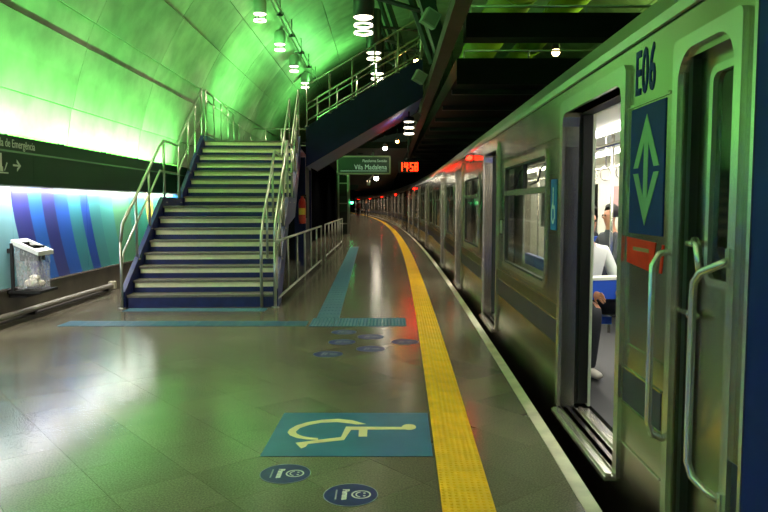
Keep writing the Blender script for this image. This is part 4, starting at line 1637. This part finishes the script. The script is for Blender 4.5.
for y in (5.0, 7.3, 9.0, 11.0):
    pole(C1, 1.15, y)
for x in (0.75, CARW - 0.8):
    rail_tube(C1, [(x, 3.6, 1.86), (x, 19, 1.86)], 0.016, M_STEELB, 'ceiling_rail')
for i in range(7):
    y = 4.7 + i * 0.5
    bm = NB()
    pts = [(1.05 + 0.055 * math.cos(a), y, 1.66 + 0.07 * math.sin(a)) for a in [2 * PI * k / 12 for k in range(12)]]
    tube(bm, pts, 0.008, 6, True)
    tube(bm, [(1.05, y, 1.73), (1.05, y, 2.05)], 0.008, 6)
    obj('hand_strap', bm, M_STEELB, C1, True)


def seat_bench(c, x, y, n, facing):
    s = 1 if facing > 0 else -1
    for k in range(n):
        yy = y + k * 0.48
        bm = NB()
        box(bm, min(x, x + s * .44), max(x, x + s * .44), yy, yy + .45, 0.38, 0.44)
        st_ = obj('seat', bm, M_SEAT, c)
        bm = NB()
        box(bm, min(x, x + s * .05), max(x, x + s * .05), yy, yy + .45, 0.44, 0.86)
        obj('seat_back', bm, M_SEAT, st_)
        bm = NB()
        box(bm, min(x + s * .05, x + s * .3), max(x + s * .05, x + s * .3), yy + .2, yy + .25, 0.0, 0.38)
        obj('seat_leg', bm, M_DARK, st_)


seat_bench(C1, 0.21, 5.62, 3, 1)
seat_bench(C1, CARW - 0.12, 4.0, 10, -1)
seat_bench(C1, 1.76, 8.10, 1, -1)
seat_bench(C1, 1.76, 8.92, 1, -1)
bm = NB()
box(bm, 1.25, 1.70, 8.65, 8.72, 0.30, 0.95)
obj('seat_partition', bm, M_SEAT, C1)
# poster boards on the far interior wall
for y in (9.8, 11.6):
    bm = NB(); box(bm, CARW - 0.115, CARW - 0.10, y, y + .5, 1.25, 1.65); obj('notice_board', bm, mat('board_pink', 'b88a88', 0.5), C1)

# following cars
C2 = None
LCAR = 17.6
D2 = [(2.1, 3.2), (6.2, 7.3), (10.3, 11.4), (14.4, 15.5)]
W2 = [(0.45, 1.55), (3.75, 5.65), (7.85, 9.75), (11.95, 13.85), (16.0, 17.2)]
s0 = 20.1
names = ['second car of the steel metro train, coupled behind the leading car', 'third car of the steel metro train', 'fourth car of the steel metro train',
         'fifth car of the steel metro train', 'last visible car of the steel metro train at the far bend']
for k in range(5):
    ya, yb = s0 + k * 18.4, s0 + k * 18.4 + LCAR
    xa, xb = off_x(1.085, ya), off_x(1.085, yb)
    rz = -math.atan2(xb - xa, yb - ya)
    if C2 is None:
        C2 = thing('train_car', names[k], 'train car', (xa, ya, 0), rz, 'cars of the standing metro train')
        car_common(C2, 0.0, LCAR, D2, W2, 9.9, False)
    else:
        dup(C2, (xa, ya, 0), rz, names[k])
bm = NB(); box(bm, 0.35, CARW - .35, 0.05, 0.65, 0.0, 2.0)
o = obj('gangway', bm, M_BLACK); o.location = (CAR_X0 + CAR_M * 19.35, 19.3, 0)
tag(o, 'black gangway bellows joining the leading and the second train car', 'gangway')

# ------------------------------------------------------------------ people
def person_mesh(name, joints, edges, root, mats, regions):
    """joints: name -> (pos, radius or (rx, ry)); edges; regions: (a,b)->material index"""
    me = bpy.data.meshes.new(name + '_skeleton')
    keys = list(joints)
    idx = {k: i for i, k in enumerate(keys)}
    me.from_pydata([joints[k][0] for k in keys], [(idx[a], idx[b]) for a, b in edges], [])
    o = bpy.data.objects.new(name + '_tmp', me)
    COL.objects.link(o)
    md = o.modifiers.new('skin', 'SKIN')
    md.use_smooth_shade = True
    o.modifiers.new('sub', 'SUBSURF').levels = 1
    for k in keys:
        r = joints[k][1]
        sv = me.skin_vertices[0].data[idx[k]]
        sv.radius = r if isinstance(r, tuple) else (r, r)
        sv.use_root = (k == root)
    dg = bpy.context.evaluated_depsgraph_get()
    nm = bpy.data.meshes.new_from_object(o.evaluated_get(dg))
    bpy.data.objects.remove(o)
    nm.name = name
    nm.materials.clear()
    for m in mats:
        nm.materials.append(m)
    segs = [(Vector(joints[a][0]), Vector(joints[b][0]), regions.get((a, b), 0)) for a, b in edges]
    for p in nm.polygons:
        best, bi = 1e9, 0
        for a, b, ri in segs:
            d = b - a
            t = max(0, min(1, (p.center - a).dot(d) / max(1e-9, d.length_squared)))
            q = (p.center - (a + d * t)).length
            if q < best:
                best, bi = q, ri
        p.material_index = bi
        p.use_smooth = True
    r = bpy.data.objects.new(name, nm)
    COL.objects.link(r)
    return r


def make_person(label, P, loc, rotz, mats, hair=True, group=None):
    """P: pose dict of joint positions (person looks towards -Y); mats: skin, top, trousers, shoes"""
    J = {}
    E = []
    R = {}

    def j(n, p, r):
        J[n] = (p, r)

    def e(a, b, m):
        E.append((a, b)); R[(a, b)] = m
    j('pelvis', P['pelvis'], (.15, .11)); j('waist', P['waist'], (.135, .10)); j('chest', P['chest'], (.165, .115))
    j('neckb', P['neckb'], (.075, .065)); j('neck', P['neck'], .052); j('jaw', P['jaw'], (.062, .072)); j('skull', P['skull'], (.078, .095)); j('crown', P['crown'], (.055, .065))
    e('pelvis', 'waist', 1); e('waist', 'chest', 1); e('chest', 'neckb', 1); e('neckb', 'neck', 0); e('neck', 'jaw', 0); e('jaw', 'skull', 0); e('skull', 'crown', 0)
    for s in ('l', 'r'):
        j('sh' + s, P['sh' + s], .062); j('el' + s, P['el' + s], .042); j('wr' + s, P['wr' + s], .027); j('pa' + s, P['pa' + s], (.036, .018))
        e('chest', 'sh' + s, 1); e('sh' + s, 'el' + s, 1); e('el' + s, 'wr' + s, 1 if P.get('long_sleeve', True) else 0); e('wr' + s, 'pa' + s, 0)
        d = (Vector(P['pa' + s]) - Vector(P['wr' + s])).normalized()
        side = d.cross(Vector((0, 1, 0.2))).normalized()
        for f in range(5):
            w = (f - 1.5) * 0.017 if f < 4 else -0.045
            ln = (0.065, 0.075, 0.07, 0.052, 0.045)[f]
            st0 = Vector(P['pa' + s]) if f < 4 else Vector(P['pa' + s]) - d * 0.035
            k1 = st0 + d * ln * 0.55 + side * w
            k2 = k1 + d * ln * 0.4 + Vector((0, -0.012, -0.02))
            j('f%d%s' % (f, s), tuple(k1), .0085); j('g%d%s' % (f, s), tuple(k2), .007)
            e('pa' + s, 'f%d%s' % (f, s), 0); e('f%d%s' % (f, s), 'g%d%s' % (f, s), 0)
        j('hp' + s, P['hp' + s], .095); j('kn' + s, P['kn' + s], .066); j('ca' + s, tuple(Vector(P['kn' + s]).lerp(Vector(P['an' + s]), .35)), .060); j('an' + s, P['an' + s], .044)
        j('he' + s, P['he' + s], .042); j('to' + s, P['to' + s], (.045, .028))
        e('pelvis', 'hp' + s, 2); e('hp' + s, 'kn' + s, 2); e('kn' + s, 'ca' + s, 2); e('ca' + s, 'an' + s, 2); e('an' + s, 'he' + s, 3); e('he' + s, 'to' + s, 3)
    b = person_mesh('person', J, E, 'pelvis', mats, R)
    b.location = loc
    b.rotation_euler = (0, 0, rotz)
    tag(b, label, 'person', group)
    if hair:
        sk, cr, jw = Vector(P['skull']), Vector(P['crown']), Vector(P['jaw'])
        up = (cr - sk).normalized()
        bm = NB()
        bmesh.ops.create_uvsphere(bm, u_segments=16, v_segments=10, radius=1.0)
        c = sk + up * 0.028 + Vector((0, 0.018, 0))
        dele = []
        for v in bm.verts:
            if v.co.y < -0.45 and v.co.z < 0.35 or v.co.z < -0.75:
                dele.append(v)
        bmesh.ops.delete(bm, geom=dele, context='VERTS')
        for v in bm.verts:
            v.co = c + Vector((v.co.x * .088, v.co.y * .104, v.co.z * .105))
        obj('hair', bm, M_HAIR, b, True)
        bm = NB()
        for sx in (-.028, .028):
            bmesh.ops.create_uvsphere(bm, u_segments=8, v_segments=6, radius=.010, matrix=Matrix.Translation(sk + Vector((sx, -.082, -.01))))
        obj('eyes', bm, M_BLACK, b, True)
        bm = NB()
        bmesh.ops.create_cone(bm, segments=6, radius1=.016, radius2=.006, depth=.04, matrix=Matrix.Translation(sk + Vector((0, -.095, -.035))) @ Matrix.Rotation(1.1, 4, 'X'))
        obj('nose', bm, M_SKIN, b, True)
    return b


def standing(walk=0.0):
    P = dict(pelvis=(0, 0, .95), waist=(0, .01, 1.10), chest=(0, .01, 1.30), neckb=(0, .02, 1.44), neck=(0, .01, 1.50), jaw=(0, -.015, 1.56), skull=(0, -.005, 1.64), crown=(0, .005, 1.70))
    for s, k in (('l', 1), ('r', -1)):
        w = walk * k
        P.update({'sh' + s: (.18 * k, .01, 1.38), 'el' + s: (.23 * k, .03 + w * .3, 1.10), 'wr' + s: (.23 * k, -.06 + w * .5, .87), 'pa' + s: (.23 * k, -.08 + w * .55, .79),
                  'hp' + s: (.09 * k, 0, .88), 'kn' + s: (.10 * k, -.02 - w * .5, .49), 'an' + s: (.10 * k, .03 - w, .085), 'he' + s: (.10 * k, .05 - w, .042), 'to' + s: (.115 * k, -.13 - w, .03)})
    return P


def sitting(lean=0.0, feet=0.0, arms='lap'):
    c, s_ = math.cos(lean), math.sin(lean)

    def up(h, y=0.0):
        return (0, y * c - h * s_, .53 + h * c + y * 0)
    P = dict(pelvis=(0, 0, .53), waist=up(.15), chest=up(.36), neckb=up(.50), neck=up(.56), jaw=up(.62, -.02), skull=up(.70), crown=up(.76))
    for s, k in (('l', 1), ('r', -1)):
        sh = Vector(up(.43)); sh.x = .18 * k
        el = sh + Vector((.06 * k, -.10, -.25))
        if arms == 'forward':
            el = sh + Vector((.05 * k, -.20, -.20))
        wr = Vector((.12 * k, -.36, .66)) if arms == 'lap' else Vector((.10 * k, -.50, .74))
        pa = wr + Vector((-.03 * k, -.07, -.02))
        P.update({'sh' + s: tuple(sh), 'el' + s: tuple(el), 'wr' + s: tuple(wr), 'pa' + s: tuple(pa),
                  'hp' + s: (.10 * k, -.06, .52), 'kn' + s: (.13 * k, -.47, .53), 'an' + s: (.13 * k, -.46 - feet * k, .09), 'he' + s: (.13 * k, -.43 - feet * k, .042), 'to' + s: (.14 * k, -.62 - feet * k, .03)})
    return P


M_SH_W = mat('shirt_pale', 'c4c6c4', 0.8)
M_JEAN = mat('jeans_dark', '1c2028', 0.8, noise=0.2, nscale=30)
M_JACK = mat('jacket_grey', '3a3d42', 0.8)
M_BLKC = mat('cloth_black', '16161a', 0.8)
M_REDC = mat('cloth_red', '7a2a24', 0.8)
M_SHOE = mat('shoe_pale', 'a8a59c', 0.6)
M_SHOEK = mat('shoe_black', '151312', 0.5)

# two people standing far along the platform
make_person('standing person in dark clothes on the far platform beyond the kiosk', standing(.10), (-1.66, 66.0, 0), 0.2, [M_SKIN, M_BLKC, M_BLKC, M_SHOEK])
make_person('standing person in a reddish top on the far platform beyond the kiosk', standing(.06), (-2.55, 70.0, 0), 2.6, [M_SKIN, M_REDC, M_BLKC, M_SHOEK])
# passengers inside the leading car
make_person('seated passenger in pale shirt and dark jeans leaning forward by the open train door', sitting(0.12, .04, 'lap'), (1.66, 5.86, 0), 0.22, [M_SKIN, M_SH_W, M_JEAN, M_SHOE])
make_person('seated passenger in dark grey jacket further inside the leading train car', sitting(0.08, .03), (CAR_X0 + 1.62, 8.35, 0), -PI / 2 + .3, [M_SKIN, M_JACK, M_JEAN, M_SHOEK])
make_person('seated passenger in black top beside the window deep inside leading train car', sitting(0.1, .03), (CAR_X0 + 1.62, 9.15, 0), -PI / 2, [M_SKIN, M_BLKC, M_JEAN, M_SHOEK])
t = thing('shopping_bag', 'blue bag with white top edge on lap of passenger near the open train door', 'bag', (1.73, 5.50, 0.605), 0.22)
bm = NB(); box(bm, -.17, .17, -.05, .09, 0.0, .15); obj('bag_body', bm, M_SEAT, t)
bm = NB(); box(bm, -.175, .175, -.055, .095, .15, .172); obj('bag_edge', bm, M_WHITE, t)
